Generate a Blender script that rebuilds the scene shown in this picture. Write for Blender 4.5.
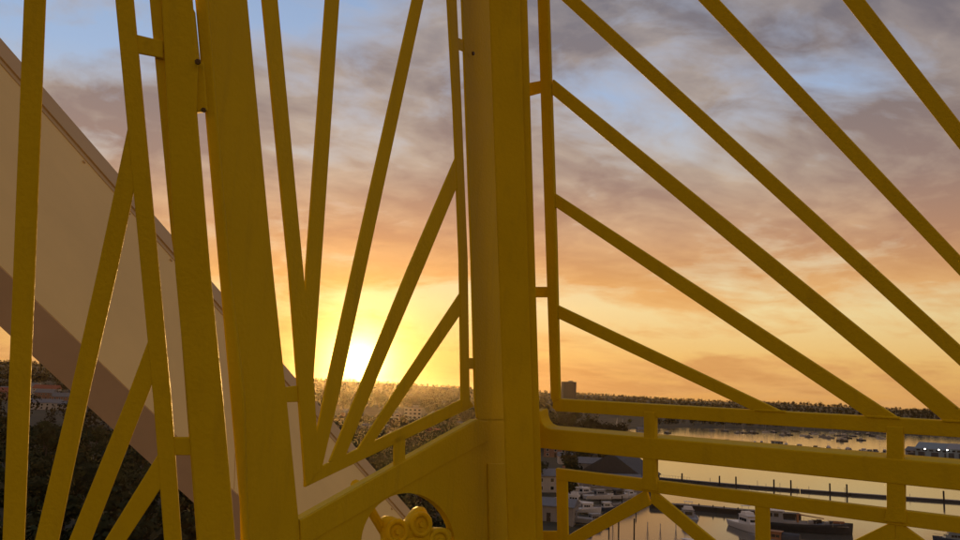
import bpy, bmesh, math, random
import numpy as np
from mathutils import Vector, Matrix
from mathutils.geometry import tessellate_polygon

S = bpy.context.scene
C = S.collection
for o in list(bpy.data.objects):
    bpy.data.objects.remove(o)

# ------------------------------------------------------------------ camera
CAM_H = 32.0
F = 800.0                                    # focal length in photo pixels (960 wide)
PITCH, ROLL = math.radians(8.77), math.radians(2.4)
cam_d = bpy.data.cameras.new('camera')
cam_d.sensor_width = 36.0
cam_d.lens = 36.0 * F / 960.0
cam_d.clip_start, cam_d.clip_end = 0.05, 60000.0
cam = bpy.data.objects.new('camera', cam_d)
C.objects.link(cam)
CAMROT = Matrix.Rotation(math.radians(90) + PITCH, 3, 'X') @ Matrix.Rotation(ROLL, 3, 'Z')
CAMPOS = Vector((0, 0, CAM_H))
cam.matrix_world = Matrix.Translation(CAMPOS) @ CAMROT.to_4x4()
S.camera = cam


def ray_c(u, v):
    return Vector(((u - 480) / F, (270 - v) / F, -1.0))


def ray_w(u, v):
    return CAMROT @ ray_c(u, v)


def ground(u, v, z=0.0):
    r = ray_w(u, v)
    t = (z - CAM_H) / r.z
    return CAMPOS + r * t


# ------------------------------------------------------------------ sky and sun
SUN = ray_w(359, 361).normalized()
SUN_EL = math.asin(SUN.z)
SUN_AZ = math.atan2(SUN.x, SUN.y)            # clockwise from +Y

w = bpy.data.worlds.new('World')
S.world = w
w.use_nodes = True
NT = w.node_tree
NT.nodes.clear()


def nd(kind, **kw):
    n = NT.nodes.new(kind)
    for k, v in kw.items():
        setattr(n, k, v)
    return n


def mth(op, a, b=None, c=None, clamp=False):
    n = nd('ShaderNodeMath', operation=op)
    n.use_clamp = clamp
    for i, x in enumerate((a, b, c)):
        if x is None:
            continue
        if isinstance(x, (int, float)):
            n.inputs[i].default_value = x
        else:
            NT.links.new(x, n.inputs[i])
    return n.outputs[0]


def vmth(op, a, b=None, scale=None):
    n = nd('ShaderNodeVectorMath', operation=op)
    for i, x in enumerate((a, b)):
        if x is None:
            continue
        if isinstance(x, (tuple, list, Vector)):
            n.inputs[i].default_value = tuple(x)
        else:
            NT.links.new(x, n.inputs[i])
    if scale is not None:
        if isinstance(scale, (int, float)):
            n.inputs['Scale'].default_value = scale
        else:
            NT.links.new(scale, n.inputs['Scale'])
    return n.outputs['Value'] if op in ('DOT_PRODUCT', 'LENGTH') else n.outputs['Vector']


def ramp(fac, stops, interp='LINEAR'):
    n = nd('ShaderNodeValToRGB')
    n.color_ramp.interpolation = interp
    e = n.color_ramp.elements
    while len(e) < len(stops):
        e.new(0.5)
    for el, (p, c) in zip(e, stops):
        el.position = p
        el.color = (*c, 1) if isinstance(c, tuple) else (c, c, c, 1)
    NT.links.new(fac, n.inputs['Fac'])
    return n.outputs['Color']


def mix(fac, a, b, mode='MIX'):
    n = nd('ShaderNodeMix', data_type='RGBA', blend_type=mode)
    for i, x in ((0, fac), (6, a), (7, b)):
        if isinstance(x, (int, float)):
            n.inputs[i].default_value = x
        elif isinstance(x, tuple):
            n.inputs[i].default_value = (*x, 1)
        else:
            NT.links.new(x, n.inputs[i])
    return n.outputs[2]


def noise(vec, scale, detail=6, rough=0.55, dist=0.0, lac=2.0):
    n = nd('ShaderNodeTexNoise')
    NT.links.new(vec, n.inputs['Vector'])
    n.inputs['Scale'].default_value = scale
    n.inputs['Detail'].default_value = detail
    n.inputs['Roughness'].default_value = rough
    n.inputs['Distortion'].default_value = dist
    n.inputs['Lacunarity'].default_value = lac
    return n.outputs['Fac']


def srgb(r, g, b):
    f = lambda c: c / 12.92 if c <= 0.04045 else ((c + 0.055) / 1.055) ** 2.4
    return (f(r / 255), f(g / 255), f(b / 255))


CLOUD_AT = (-17.9, 5.5, 0.0)
tc = nd('ShaderNodeTexCoord')
D = vmth('NORMALIZE', tc.outputs['Generated'])
sep = nd('ShaderNodeSeparateXYZ')
NT.links.new(D, sep.inputs[0])
Z = sep.outputs['Z']
Zp = mth('MAXIMUM', Z, 0.0)
# cloud deck: project the view direction on a curved layer far overhead
inv = mth('DIVIDE', 1.0, mth('ADD', Zp, 0.20))
cp = vmth('SCALE', vmth('MULTIPLY', D, (1, 1, 0)), scale=inv)
cp = vmth('ADD', cp, CLOUD_AT)
warp = noise(cp, 1.1, 3, 0.5)
cpw = vmth('ADD', cp, vmth('SCALE', (0.6, 0.35, 0.2), scale=warp))
# stretched along one wind direction
rot = nd('ShaderNodeMapping')
rot.inputs['Rotation'].default_value = (0, 0, math.radians(-28))
rot.inputs['Scale'].default_value = (0.92, 1.05, 1.0)
NT.links.new(cpw, rot.inputs['Vector'])
cw = rot.outputs['Vector']
n_big = noise(cw, 1.2, 2, 0.5)
n_mid = noise(cw, 3.0, 6, 0.55, 0.08)
n_det = noise(cw, 11, 5, 0.55, 0.1)
n_mid2 = noise(vmth('ADD', cw, (5.3, 1.7, 0.0)), 2.2, 5, 0.52, 0.15)
dens = mth('ADD', mth('ADD', mth('MULTIPLY', n_big, 0.55), mth('MULTIPLY', n_mid, 0.62)), mth('MULTIPLY', n_det, 0.15))
# how much of the deck covers each height of the sky
cover = ramp(Zp, [(0.0, 0.56), (0.035, 0.60), (0.07, 0.50), (0.105, 0.47), (0.15, 0.60), (0.22, 0.72), (0.29, 0.66), (0.36, 0.575), (0.45, 0.555), (0.6, 0.6), (1.0, 0.6)])
cov_v = mth('MULTIPLY', cover, 1.0)
thr = mth('SUBTRACT', mth('ADD', dens, cov_v), 1.16)
mask = mth('MULTIPLY_ADD', thr, 6.0, 0.30, clamp=True)
shade = mth('MULTIPLY_ADD', mth('SUBTRACT', mth('ADD', mth('MULTIPLY', n_mid2, 0.75), mth('MULTIPLY', n_det, 0.22)), 0.485), 3.0, 0.45)
thick = mth('ADD', mth('MULTIPLY', thr, 2.0), shade, clamp=True)

clear = ramp(Zp, [(0.0, srgb(220, 158, 88)), (0.05, srgb(234, 188, 112)), (0.11, srgb(238, 212, 154)), (0.18, srgb(222, 202, 170)),
                  (0.27, srgb(192, 194, 198)), (0.36, srgb(160, 184, 218)), (0.5, srgb(140, 166, 204)), (1.0, srgb(84, 112, 158))])
c_lo = ramp(Zp, [(0.0, srgb(206, 148, 88)), (0.07, srgb(214, 158, 98)), (0.13, srgb(222, 160, 92)), (0.19, srgb(188, 138, 104)),
                 (0.26, srgb(156, 128, 116)), (0.34, srgb(136, 121, 119)), (0.45, srgb(122, 117, 125)), (1.0, srgb(110, 110, 122))])
c_hi = ramp(Zp, [(0.0, srgb(226, 172, 108)), (0.10, srgb(240, 188, 116)), (0.18, srgb(226, 176, 124)), (0.28, srgb(206, 188, 168)),
                 (0.4, srgb(204, 188, 176)), (1.0, srgb(170, 168, 172))])
cloud = mix(thick, c_hi, c_lo)
sky = mix(mask, clear, cloud)

# brightening toward the sun, darkening away from it
cs = vmth('DOT_PRODUCT', D, tuple(SUN))
ang = mth('ARCCOSINE', mth('MINIMUM', cs, 1.0))
side = mth('MULTIPLY_ADD', cs, 0.5, 0.5, clamp=True)
away = ramp(side, [(0.0, srgb(255, 236, 214)), (0.35, srgb(240, 222, 212)), (0.6, srgb(225, 216, 214)), (0.8, srgb(236, 232, 234)), (0.93, 1.0)])
sky = mix(1.0, sky, away, 'MULTIPLY')
g1 = mth('POWER', 2.718, mth('MULTIPLY', ang, -1 / math.radians(5.2)))
g2 = mth('POWER', 2.718, mth('MULTIPLY', ang, -1 / math.radians(1.15)))
low = ramp(Zp, [(0.0, 1.0), (0.14, 0.85), (0.3, 0.25), (0.5, 0.0)])
gl = mix(1.0, vmth('SCALE', (0.44, 0.13, 0.0), scale=g1), low, 'MULTIPLY')
gl2 = vmth('SCALE', (14.0, 9.5, 2.4), scale=g2)
sky = vmth('ADD', vmth('ADD', sky, gl), gl2)
disc = mth('MULTIPLY_ADD', mth('SUBTRACT', math.radians(0.55), ang), 1 / math.radians(0.25), 0.0, clamp=True)
sky = vmth('ADD', sky, vmth('SCALE', (30.0, 24.0, 10.0), scale=disc))

# clear-air scattering under it all
nish = nd('ShaderNodeTexSky')
nish.sky_type = 'NISHITA'
nish.sun_disc = False
nish.sun_elevation = SUN_EL
nish.sun_rotation = SUN_AZ
nish.air_density, nish.dust_density, nish.ozone_density = 1.2, 2.0, 1.5
bg1 = nd('ShaderNodeBackground')
NT.links.new(sky, bg1.inputs['Color'])
bg1.inputs['Strength'].default_value = 0.94
bg2 = nd('ShaderNodeBackground')
NT.links.new(nish.outputs['Color'], bg2.inputs['Color'])
bg2.inputs['Strength'].default_value = 0.02
addw = nd('ShaderNodeAddShader')
NT.links.new(bg1.outputs[0], addw.inputs[0])
NT.links.new(bg2.outputs[0], addw.inputs[1])
wo = nd('ShaderNodeOutputWorld')
NT.links.new(addw.outputs[0], wo.inputs['Surface'])

sun_d = bpy.data.lights.new('sun', 'SUN')
sun_d.energy = 2.6
sun_d.angle = math.radians(0.53)
sun_d.color = (1.0, 0.56, 0.17)
sun_o = bpy.data.objects.new('sun', sun_d)
C.objects.link(sun_o)
sun_o.location = (0, 0, 80)
sun_o.rotation_euler = (-SUN).to_track_quat('-Z', 'Y').to_euler()

S.view_settings.view_transform = 'Standard'
S.view_settings.look = 'None'
S.view_settings.exposure = 0.0
S.view_settings.gamma = 1.0
S.view_settings.use_curve_mapping = False
S.cycles.use_denoising = True
S.cycles.max_bounces = 6
S.cycles.volume_bounces = 1

random.seed(7)
rng = np.random.default_rng(7)

# ------------------------------------------------------------------ materials


def material(name, color, rough=0.6, metal=0.0, var=0.0, scale=4.0, color2=None, bump=0.0, bscale=40.0, spec=0.5, coords='Object', detail=5.0, emit=None, strength=0.0):
    m = bpy.data.materials.new(name)
    m.use_nodes = True
    nt = m.node_tree
    b = nt.nodes['Principled BSDF']
    b.inputs['Base Color'].default_value = (*color, 1)
    b.inputs['Roughness'].default_value = rough
    b.inputs['Metallic'].default_value = metal
    b.inputs['Specular IOR Level'].default_value = spec
    if var > 0 or color2:
        t = nt.nodes.new('ShaderNodeTexCoord')
        n = nt.nodes.new('ShaderNodeTexNoise')
        n.inputs['Scale'].default_value = scale
        n.inputs['Detail'].default_value = detail
        n.inputs['Roughness'].default_value = 0.6
        nt.links.new(t.outputs[coords], n.inputs['Vector'])
        r = nt.nodes.new('ShaderNodeValToRGB')
        c2 = color2 or tuple(c * (1 - var) for c in color)
        r.color_ramp.elements[0].position = 0.32
        r.color_ramp.elements[1].position = 0.68
        r.color_ramp.elements[0].color = (*c2, 1)
        r.color_ramp.elements[1].color = (*color, 1)
        nt.links.new(n.outputs['Fac'], r.inputs['Fac'])
        nt.links.new(r.outputs['Color'], b.inputs['Base Color'])
    if bump > 0:
        t = nt.nodes.new('ShaderNodeTexCoord')
        n = nt.nodes.new('ShaderNodeTexNoise')
        n.inputs['Scale'].default_value = bscale
        n.inputs['Detail'].default_value = 4
        nt.links.new(t.outputs[coords], n.inputs['Vector'])
        bp = nt.nodes.new('ShaderNodeBump')
        bp.inputs['Strength'].default_value = bump
        bp.inputs['Distance'].default_value = 0.02
        nt.links.new(n.outputs['Fac'], bp.inputs['Height'])
        nt.links.new(bp.outputs['Normal'], b.inputs['Normal'])
    if emit:
        b.inputs['Emission Color'].default_value = (*emit, 1)
        b.inputs['Emission Strength'].default_value = strength
    return m


M = {}
def yellow_paint():
    m = material('yellow_gloss_paint', (0.80, 0.60, 0.010), 0.55, bump=0.10, bscale=180, spec=0.10)
    nt = m.node_tree
    b = nt.nodes['Principled BSDF']
    t = nt.nodes.new('ShaderNodeTexCoord')

    def nz(scale, det, rough=0.6, vec=None):
        n = nt.nodes.new('ShaderNodeTexNoise')
        n.inputs['Scale'].default_value = scale
        n.inputs['Detail'].default_value = det
        n.inputs['Roughness'].default_value = rough
        nt.links.new(vec or t.outputs['Object'], n.inputs['Vector'])
        return n.outputs['Fac']

    def rp(fac, stops):
        r = nt.nodes.new('ShaderNodeValToRGB')
        e = r.color_ramp.elements
        for el, (p, c) in zip(e, stops):
            el.position, el.color = p, (*c, 1)
        nt.links.new(fac, r.inputs['Fac'])
        return r.outputs['Color']

    def mx(fac, c1, c2):
        x = nt.nodes.new('ShaderNodeMix')
        x.data_type = 'RGBA'
        for i, v in ((0, fac), (6, c1), (7, c2)):
            if isinstance(v, tuple):
                x.inputs[i].default_value = (*v, 1)
            else:
                nt.links.new(v, x.inputs[i])
        return x.outputs[2]
    base = rp(nz(7.0, 5), [(0.3, (0.62, 0.465, 0.006)), (0.7, (0.69, 0.525, 0.010))])
    mp = nt.nodes.new('ShaderNodeMapping')
    mp.inputs['Scale'].default_value = (60, 60, 5)
    nt.links.new(t.outputs['Object'], mp.inputs['Vector'])
    grime = rp(nz(1.0, 4, vec=mp.outputs['Vector']), [(0.52, (0, 0, 0)), (0.85, (0.25, 0.25, 0.25))])
    c = mx(grime, base, (0.30, 0.20, 0.03))
    chips = rp(nz(55.0, 6, 0.7), [(0.73, (0, 0, 0)), (0.76, (1, 1, 1))])
    c = mx(chips, c, (0.16, 0.075, 0.03))
    nt.links.new(c, b.inputs['Base Color'])
    rr = nt.nodes.new('ShaderNodeMapRange')
    rr.inputs['To Min'].default_value = 0.42
    rr.inputs['To Max'].default_value = 0.72
    nt.links.new(nz(14.0, 4), rr.inputs['Value'])
    nt.links.new(rr.outputs[0], b.inputs['Roughness'])
    return m


M['yellow'] = yellow_paint()
M['bolt'] = material('dark_bolt', (0.10, 0.07, 0.03), 0.5, metal=0.6)
M['cream'] = material('cream_girder_paint', (0.90, 0.64, 0.20), 0.6, var=0.13, scale=0.8, bump=0.04, bscale=30)
M['cream_b'] = material('tan_flange_paint', (0.62, 0.42, 0.16), 0.6, var=0.12, scale=1.5)
M['soffit'] = material('brown_soffit_paint', (0.86, 0.66, 0.46), 0.65, var=0.15, scale=1.2)
M['floor_yellow'] = material('gondola_floor_bounce_yellow', (0.42, 0.31, 0.06), 0.7, var=0.3, scale=20)  # unseen floor, coloured yellow to bounce light onto the bars
M['bark'] = material('bark', (0.07, 0.05, 0.035), 0.9, var=0.4, scale=3)
for i, c in enumerate([(0.040, 0.052, 0.022), (0.052, 0.058, 0.026), (0.034, 0.046, 0.024), (0.060, 0.056, 0.028)]):
    M['leaf%d' % i] = material('leaf_%d' % i, c, 0.9, var=0.35, scale=0.6, coords='Object', spec=0.06)
M['wood'] = material('far_wood_leaves', (0.026, 0.025, 0.015), 0.95, var=0.3, scale=0.05, spec=0.05)
M['white'] = material('white_gelcoat', (0.66, 0.66, 0.66), 0.4, var=0.1, scale=2)
M['navy'] = material('navy_gelcoat', (0.05, 0.07, 0.12), 0.4)
M['grey'] = material('grey_paint', (0.28, 0.29, 0.31), 0.55, var=0.15, scale=1.5)
M['dark'] = material('dark_steel', (0.055, 0.058, 0.065), 0.6, var=0.3, scale=1)
M['deck'] = material('deck_boards', (0.25, 0.21, 0.17), 0.8, var=0.3, scale=2)
M['glass'] = material('dark_window_glass', (0.02, 0.025, 0.03), 0.08)
M['alu'] = material('aluminium_mast', (0.45, 0.45, 0.46), 0.35, metal=0.7)
M['timber'] = material('tarred_timber', (0.05, 0.04, 0.03), 0.85, var=0.3, scale=3)
M['concrete'] = material('concrete', (0.30, 0.28, 0.26), 0.85, var=0.25, scale=0.6)
M['brick'] = material('brick_wall', (0.26, 0.14, 0.10), 0.85, var=0.25, scale=1.5)
M['render'] = material('rendered_wall', (0.48, 0.45, 0.41), 0.8, var=0.12, scale=0.6)
M['redroof'] = material('red_roof_tiles', (0.30, 0.09, 0.05), 0.85, var=0.3, scale=1.5)
M['slate'] = material('slate_roof', (0.17, 0.18, 0.20), 0.7, var=0.25, scale=1.5)
M['shed'] = material('shed_blue_cladding', (0.22, 0.29, 0.34), 0.55, var=0.15, scale=0.7)
M['tower'] = material('tower_concrete', (0.09, 0.082, 0.085), 0.8, var=0.15, scale=0.2)
M['orange'] = material('orange_brown_roof', (0.34, 0.16, 0.07), 0.7, var=0.2, scale=1)
M['tarmac'] = material('tarmac', (0.05, 0.05, 0.052), 0.9, var=0.25, scale=0.3)
M['sail'] = material('white_sailcloth', (0.62, 0.60, 0.58), 0.75, var=0.08, scale=1)
M['lamp'] = material('lamp_glow', (0.9, 0.9, 0.9), 0.5, emit=(1.0, 0.95, 0.85), strength=7.0)

# ------------------------------------------------------------------ helpers


class MB:
    def __init__(self):
        self.v, self.f, self.mi = [], [], []

    def add(self, vs, fs, mi=0):
        k = len(self.v)
        self.v += [tuple(p) for p in vs]
        self.f += [tuple(i + k for i in f) for f in fs]
        self.mi += [mi] * len(fs)
        return self

    def box(self, c, s, rz=0.0, mi=0, taper=1.0):
        x, y, z = s[0] / 2, s[1] / 2, s[2] / 2
        ca, sa = math.cos(rz), math.sin(rz)
        vs = []
        for dz in (-1, 1):
            k = taper if dz > 0 else 1.0
            for dx, dy in ((-1, -1), (1, -1), (1, 1), (-1, 1)):
                a, b = dx * x * k, dy * y * k
                vs.append((c[0] + a * ca - b * sa, c[1] + a * sa + b * ca, c[2] + dz * z))
        return self.add(vs, [(3, 2, 1, 0), (4, 5, 6, 7), (0, 1, 5, 4), (1, 2, 6, 5), (2, 3, 7, 6), (3, 0, 4, 7)], mi)

    def tube(self, p0, p1, r0, r1=None, n=8, mi=0):
        p0, p1 = Vector(p0), Vector(p1)
        r1 = r0 if r1 is None else r1
        d = (p1 - p0).normalized()
        a = d.orthogonal().normalized()
        b = d.cross(a)
        vs = []
        for p, r in ((p0, r0), (p1, r1)):
            for i in range(n):
                t = 2 * math.pi * i / n
                vs.append(p + a * (r * math.cos(t)) + b * (r * math.sin(t)))
        fs = [(i, (i + 1) % n, n + (i + 1) % n, n + i) for i in range(n)]
        fs += [tuple(range(n - 1, -1, -1)), tuple(range(n, 2 * n))]
        return self.add(vs, fs, mi)

    def build(self, name, mats, parent=None, smooth=False, loc=None):
        me = bpy.data.meshes.new(name)
        me.from_pydata(self.v, [], self.f)
        if not isinstance(mats, (list, tuple)):
            mats = [mats]
        for m in mats:
            me.materials.append(m)
        if len(mats) > 1:
            me.polygons.foreach_set('material_index', self.mi)
        if smooth:
            me.polygons.foreach_set('use_smooth', [True] * len(me.polygons))
        me.update()
        return link(name, me, parent, loc)


def link(name, me, parent=None, loc=None):
    o = bpy.data.objects.new(name, me)
    C.objects.link(o)
    if parent is not None:
        o.parent = parent
    if loc is not None:
        o.location = loc
    return o


def empty(name, loc=(0, 0, 0), rz=0.0):
    o = bpy.data.objects.new(name, None)
    o.empty_display_size = 0.2
    C.objects.link(o)
    o.location = loc
    o.rotation_euler = (0, 0, rz)
    return o


def tag(o, label=None, cat=None, group=None, kind=None):
    for k, v in (('label', label), ('category', cat), ('group', group), ('kind', kind)):
        if v:
            o[k] = v
    return o


def copy_tree(o, parent=None):
    c = o.copy()
    C.objects.link(c)
    c.parent = parent
    for ch in list(o.children):
        copy_tree(ch, c)
    return c


def wpos(px, py):
    p = ground(px, py)
    return p


# ------------------------------------------------------------------ terrain
BAY_PX = [(604, 430.5), (630, 429.0), (690, 427.5), (745, 429.0), (800, 430.5), (850, 432.5), (905, 435.0), (960, 437.0), (1060, 442), (1250, 451), (1500, 463),
          (1500, 760), (1000, 760), (640, 690), (566, 620), (556, 575), (574, 545), (588, 528), (600, 515), (618, 503), (634, 492), (640, 484),
          (635, 474), (628, 458), (632, 448), (640, 440), (634, 434.5), (606, 432.6)]
BAY = np.array([[ground(u, v).x, ground(u, v).y] for u, v in BAY_PX])


def poly_sdf(P, poly):
    """signed distance, negative inside"""
    n = len(poly)
    d2 = np.full(len(P), 1e18)
    inside = np.zeros(len(P), bool)
    for i in range(n):
        a, b = poly[i], poly[(i + 1) % n]
        ab = b - a
        t = np.clip(((P - a) @ ab) / (ab @ ab), 0, 1)
        q = P - (a + t[:, None] * ab)
        d2 = np.minimum(d2, (q ** 2).sum(1))
        cond = (a[1] > P[:, 1]) != (b[1] > P[:, 1])
        xi = a[0] + (P[:, 1] - a[1]) * ab[0] / (ab[1] if ab[1] != 0 else 1e-9)
        inside ^= cond & (P[:, 0] < xi)
    d = np.sqrt(d2)
    return np.where(inside, -d, d)


def lumps(x, y, s, seed):
    r = np.random.default_rng(seed)
    h = np.zeros_like(x)
    for k in range(7):
        a = r.uniform(0, 6.28)
        f = s * r.uniform(0.6, 2.2)
        h += np.sin((x * math.cos(a) + y * math.sin(a)) * f + r.uniform(0, 6.28))
    return h / 7


def terrain_h(P):
    x, y = P[:, 0], P[:, 1]
    r = np.hypot(x, y)
    d = poly_sdf(P, BAY)
    base = np.clip(d * 0.25, -4, 1.6)
    land = d > 0
    az = np.degrees(np.arctan2(x, y))
    # rising wooded land inland and on the far shore
    rise = np.clip((r - 700) / 1500, 0, 1.6)
    bumps = lumps(x, y, 0.0016, 3) * 0.5 + 0.5 + 0.35 * lumps(x, y, 0.009, 8)
    left = np.clip((4 - az) / 30, 0, 1)
    hill = rise * (17 + 13 * bumps + 16 * left) * np.clip(d / 250, 0, 1)
    # the town on a low rise at the left
    town = 7.0 * np.exp(-(((az + 27) / 9) ** 2)) * np.clip((r - 300) / 300, 0, 1) * np.clip(d / 60, 0, 1)
    fade = np.clip((9000 - r) / 4000, 0, 1)
    return np.where(land, base + (hill + town) * fade, base)


def make_terrain():
    azs = np.concatenate([np.linspace(-180, -62, 30)[:-1], np.linspace(-62, -34, 30)[:-1], np.linspace(-34, 36, 420)[:-1], np.linspace(36, 70, 40)[:-1], np.linspace(70, 180, 28)])
    rad = np.concatenate([[3.0], np.geomspace(12, 2600, 300), np.geomspace(2700, 5200, 16)])
    A, R = np.meshgrid(np.radians(azs), rad)
    P = np.stack([(R * np.sin(A)).ravel(), (R * np.cos(A)).ravel()], 1)
    h = terrain_h(P)
    V = np.column_stack([P, h])
    nr, na = R.shape
    i = np.arange(nr - 1)[:, None] * na + np.arange(na - 1)[None, :]
    Fq = np.stack([i, i + na, i + na + 1, i + 1], -1).reshape(-1, 4)[:, ::-1]
    me = bpy.data.meshes.new('ground')
    me.from_pydata(V.tolist(), [], Fq.tolist())
    me.polygons.foreach_set('use_smooth', [True] * len(me.polygons))
    m = bpy.data.materials.new('ground_grass_and_earth')
    m.use_nodes = True
    nt = m.node_tree
    b = nt.nodes['Principled BSDF']
    b.inputs['Roughness'].default_value = 0.95
    t = nt.nodes.new('ShaderNodeTexCoord')
    n = nt.nodes.new('ShaderNodeTexNoise')
    n.inputs['Scale'].default_value = 0.035
    n.inputs['Detail'].default_value = 8
    n.inputs['Roughness'].default_value = 0.65
    nt.links.new(t.outputs['Object'], n.inputs['Vector'])
    r = nt.nodes.new('ShaderNodeValToRGB')
    e = r.color_ramp.elements
    e[0].position, e[0].color = 0.3, (0.020, 0.020, 0.010, 1)
    e[1].position, e[1].color = 0.72, (0.075, 0.062, 0.035, 1)
    k = e.new(0.52)
    k.color = (0.038, 0.036, 0.017, 1)
    nt.links.new(n.outputs['Fac'], r.inputs['Fac'])
    nt.links.new(r.outputs['Color'], b.inputs['Base Color'])
    me.materials.append(m)
    o = link('ground', me)
    tag(o, 'dark low land round the harbour rising to wooded hills', kind='structure')


make_terrain()


def make_water():
    m = bpy.data.materials.new('harbour_water')
    m.use_nodes = True
    nt = m.node_tree
    b = nt.nodes['Principled BSDF']
    b.inputs['Base Color'].default_value = (0.10, 0.09, 0.07, 1)
    b.inputs['Roughness'].default_value = 0.09
    b.inputs['IOR'].default_value = 1.33
    b.inputs['Specular IOR Level'].default_value = 0.5
    t = nt.nodes.new('ShaderNodeTexCoord')
    mp = nt.nodes.new('ShaderNodeMapping')
    mp.inputs['Scale'].default_value = (0.5, 0.22, 1)
    nt.links.new(t.outputs['Object'], mp.inputs['Vector'])
    n = nt.nodes.new('ShaderNodeTexNoise')
    n.inputs['Scale'].default_value = 0.9
    n.inputs['Detail'].default_value = 5
    nt.links.new(mp.outputs['Vector'], n.inputs['Vector'])
    n2 = nt.nodes.new('ShaderNodeTexNoise')
    n2.inputs['Scale'].default_value = 0.03
    n2.inputs['Detail'].default_value = 4
    nt.links.new(mp.outputs['Vector'], n2.inputs['Vector'])
    mul = nt.nodes.new('ShaderNodeMath')
    mul.operation = 'MULTIPLY'
    nt.links.new(n.outputs['Fac'], mul.inputs[0])
    nt.links.new(n2.outputs['Fac'], mul.inputs[1])
    bp = nt.nodes.new('ShaderNodeBump')
    bp.inputs['Strength'].default_value = 0.08
    bp.inputs['Distance'].default_value = 0.25
    nt.links.new(mul.outputs[0], bp.inputs['Height'])
    nt.links.new(bp.outputs['Normal'], b.inputs['Normal'])
    lo, hi = np.maximum(BAY.min(0) - 40, -5100), np.minimum(BAY.max(0) + 40, 5100)
    mb = MB()
    nx = 8
    xs, ys = np.linspace(lo[0], hi[0], nx), np.linspace(lo[1], hi[1], nx)
    vs = [(x, y, 0.0) for y in ys for x in xs]
    fs = [(j * nx + i, j * nx + i + 1, (j + 1) * nx + i + 1, (j + 1) * nx + i) for j in range(nx - 1) for i in range(nx - 1)]
    mb.add(vs, fs)
    o = mb.build('water', m)
    tag(o, 'calm harbour water reflecting the orange sky', kind='structure')


make_water()


def hgt(x, y):
    return float(terrain_h(np.array([[x, y]]))[0])


# ------------------------------------------------------------------ gondola cage
def plane_n(nx, nz, vdir):
    # n.P = 1 with the plane containing vdir
    ny = (nx * vdir[0] + nz * vdir[2]) / -vdir[1]
    return Vector((nx, ny, nz))


VC = Vector((0.0354, -1.0, -0.0625))
N_R = plane_n(0.496, -0.627, VC)
N_D = plane_n(-1.417, -0.660, VC)
N_L = plane_n(-0.24, -1.067, Vector((0.035, -1.0, -0.06)))
N_C = plane_n(0.02, -0.690, VC)             # corner post face


def on_plane(n, u, v, push=0.0):
    r = ray_c(u, v)
    z = 1.0 / n.dot(r)
    P = r * z + n.normalized() * push
    return CAMPOS + CAMROT @ P


def prism(mb, pts, n, t, push=0.0, mi=0):
    """flat plate: pixel outline laid on the plane, thickness t going outward"""
    out = CAMROT @ n.normalized()
    front = [on_plane(n, u, v, push) for u, v in pts]
    # orientation: make the front face point to the camera
    nrm = Vector((0, 0, 0))
    for i in range(len(front)):
        a, b = front[i], front[(i + 1) % len(front)]
        nrm += (a - CAMPOS).cross(b - CAMPOS)
    if nrm.dot(out) > 0:
        front.reverse()
    back = [p + out * t for p in front]
    k = len(front)
    fs = []
    tri = tessellate_polygon([front])
    for a, b, c in tri:
        q = (front[b] - front[a]).cross(front[c] - front[a])
        if q.dot(out) > 0:
            a, c = c, a
        fs.append((a, b, c))
        fs.append((c + k, b + k, a + k))
    for i in range(k):
        j = (i + 1) % k
        fs.append((j, i, i + k, j + k))
    mb.add(front + back, fs, mi)


CAGE_O = CAMPOS + CAMROT @ Vector((0.25, -1.35, -1.0))     # gondola base
gond = empty('gondola', CAGE_O)
tag(gond, 'yellow painted steel observation gondola with sunburst barred panels', 'gondola')


def part(name, mb, mat, parent, bevel=0.0):
    # world vertices -> local to the parent's origin (all parents unrotated at CAGE_O)
    mb.v = [tuple(Vector(p) - CAGE_O) for p in mb.v]
    o = mb.build(name, mat, parent)
    if bevel:
        bm = bmesh.new()
        bm.from_mesh(o.data)
        bmesh.ops.dissolve_limit(bm, angle_limit=0.01, verts=bm.verts, edges=bm.edges)
        es = [e for e in bm.edges if len(e.link_faces) == 2 and e.calc_face_angle(0) > 0.5]
        try:
            bmesh.ops.bevel(bm, geom=es, offset=bevel, segments=2, profile=0.5, affect='EDGES', clamp_overlap=True)
        except Exception:
            pass
        bm.to_mesh(o.data)
        bm.free()
    return o


def plate(name, pts, n, t, parent, push=0.0, mat=None, bevel=0.0012):
    mb = MB()
    prism(mb, pts, n, t, push)
    return part(name, mb, mat or M['yellow'], parent, bevel)


def line_at(p, q, y):
    return p[0] + (q[0] - p[0]) * (y - p[1]) / (q[1] - p[1])


def line_y(p, q, x):
    return p[1] + (q[1] - p[1]) * (x - p[0]) / (q[0] - p[0])


RT = 0.008     # bar thickness, right panel
RD = 0.004     # door
RL = 0.006     # left panel
# --- right side panel: the main rail carries the panel
rail_top = ((544, 428), (958, 463.5))
rail_bot = ((544, 448), (958, 490))
XR = 1300
mb = MB()
prism(mb, [(530, 427), (530, 446), (544, 448), (XR, line_y(*rail_bot, XR)), (XR, line_y(*rail_top, XR)), (552, line_y(*rail_top, 552))] +
      [(549.5, 428.0), (546, 426.3), (543.4, 423.2), (541.6, 418.5), (540.4, 411), (530, 411)], N_R, 0.030, -0.004)
side = part('side_panel_rail', mb, M['yellow'], gond, 0.002)

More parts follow.
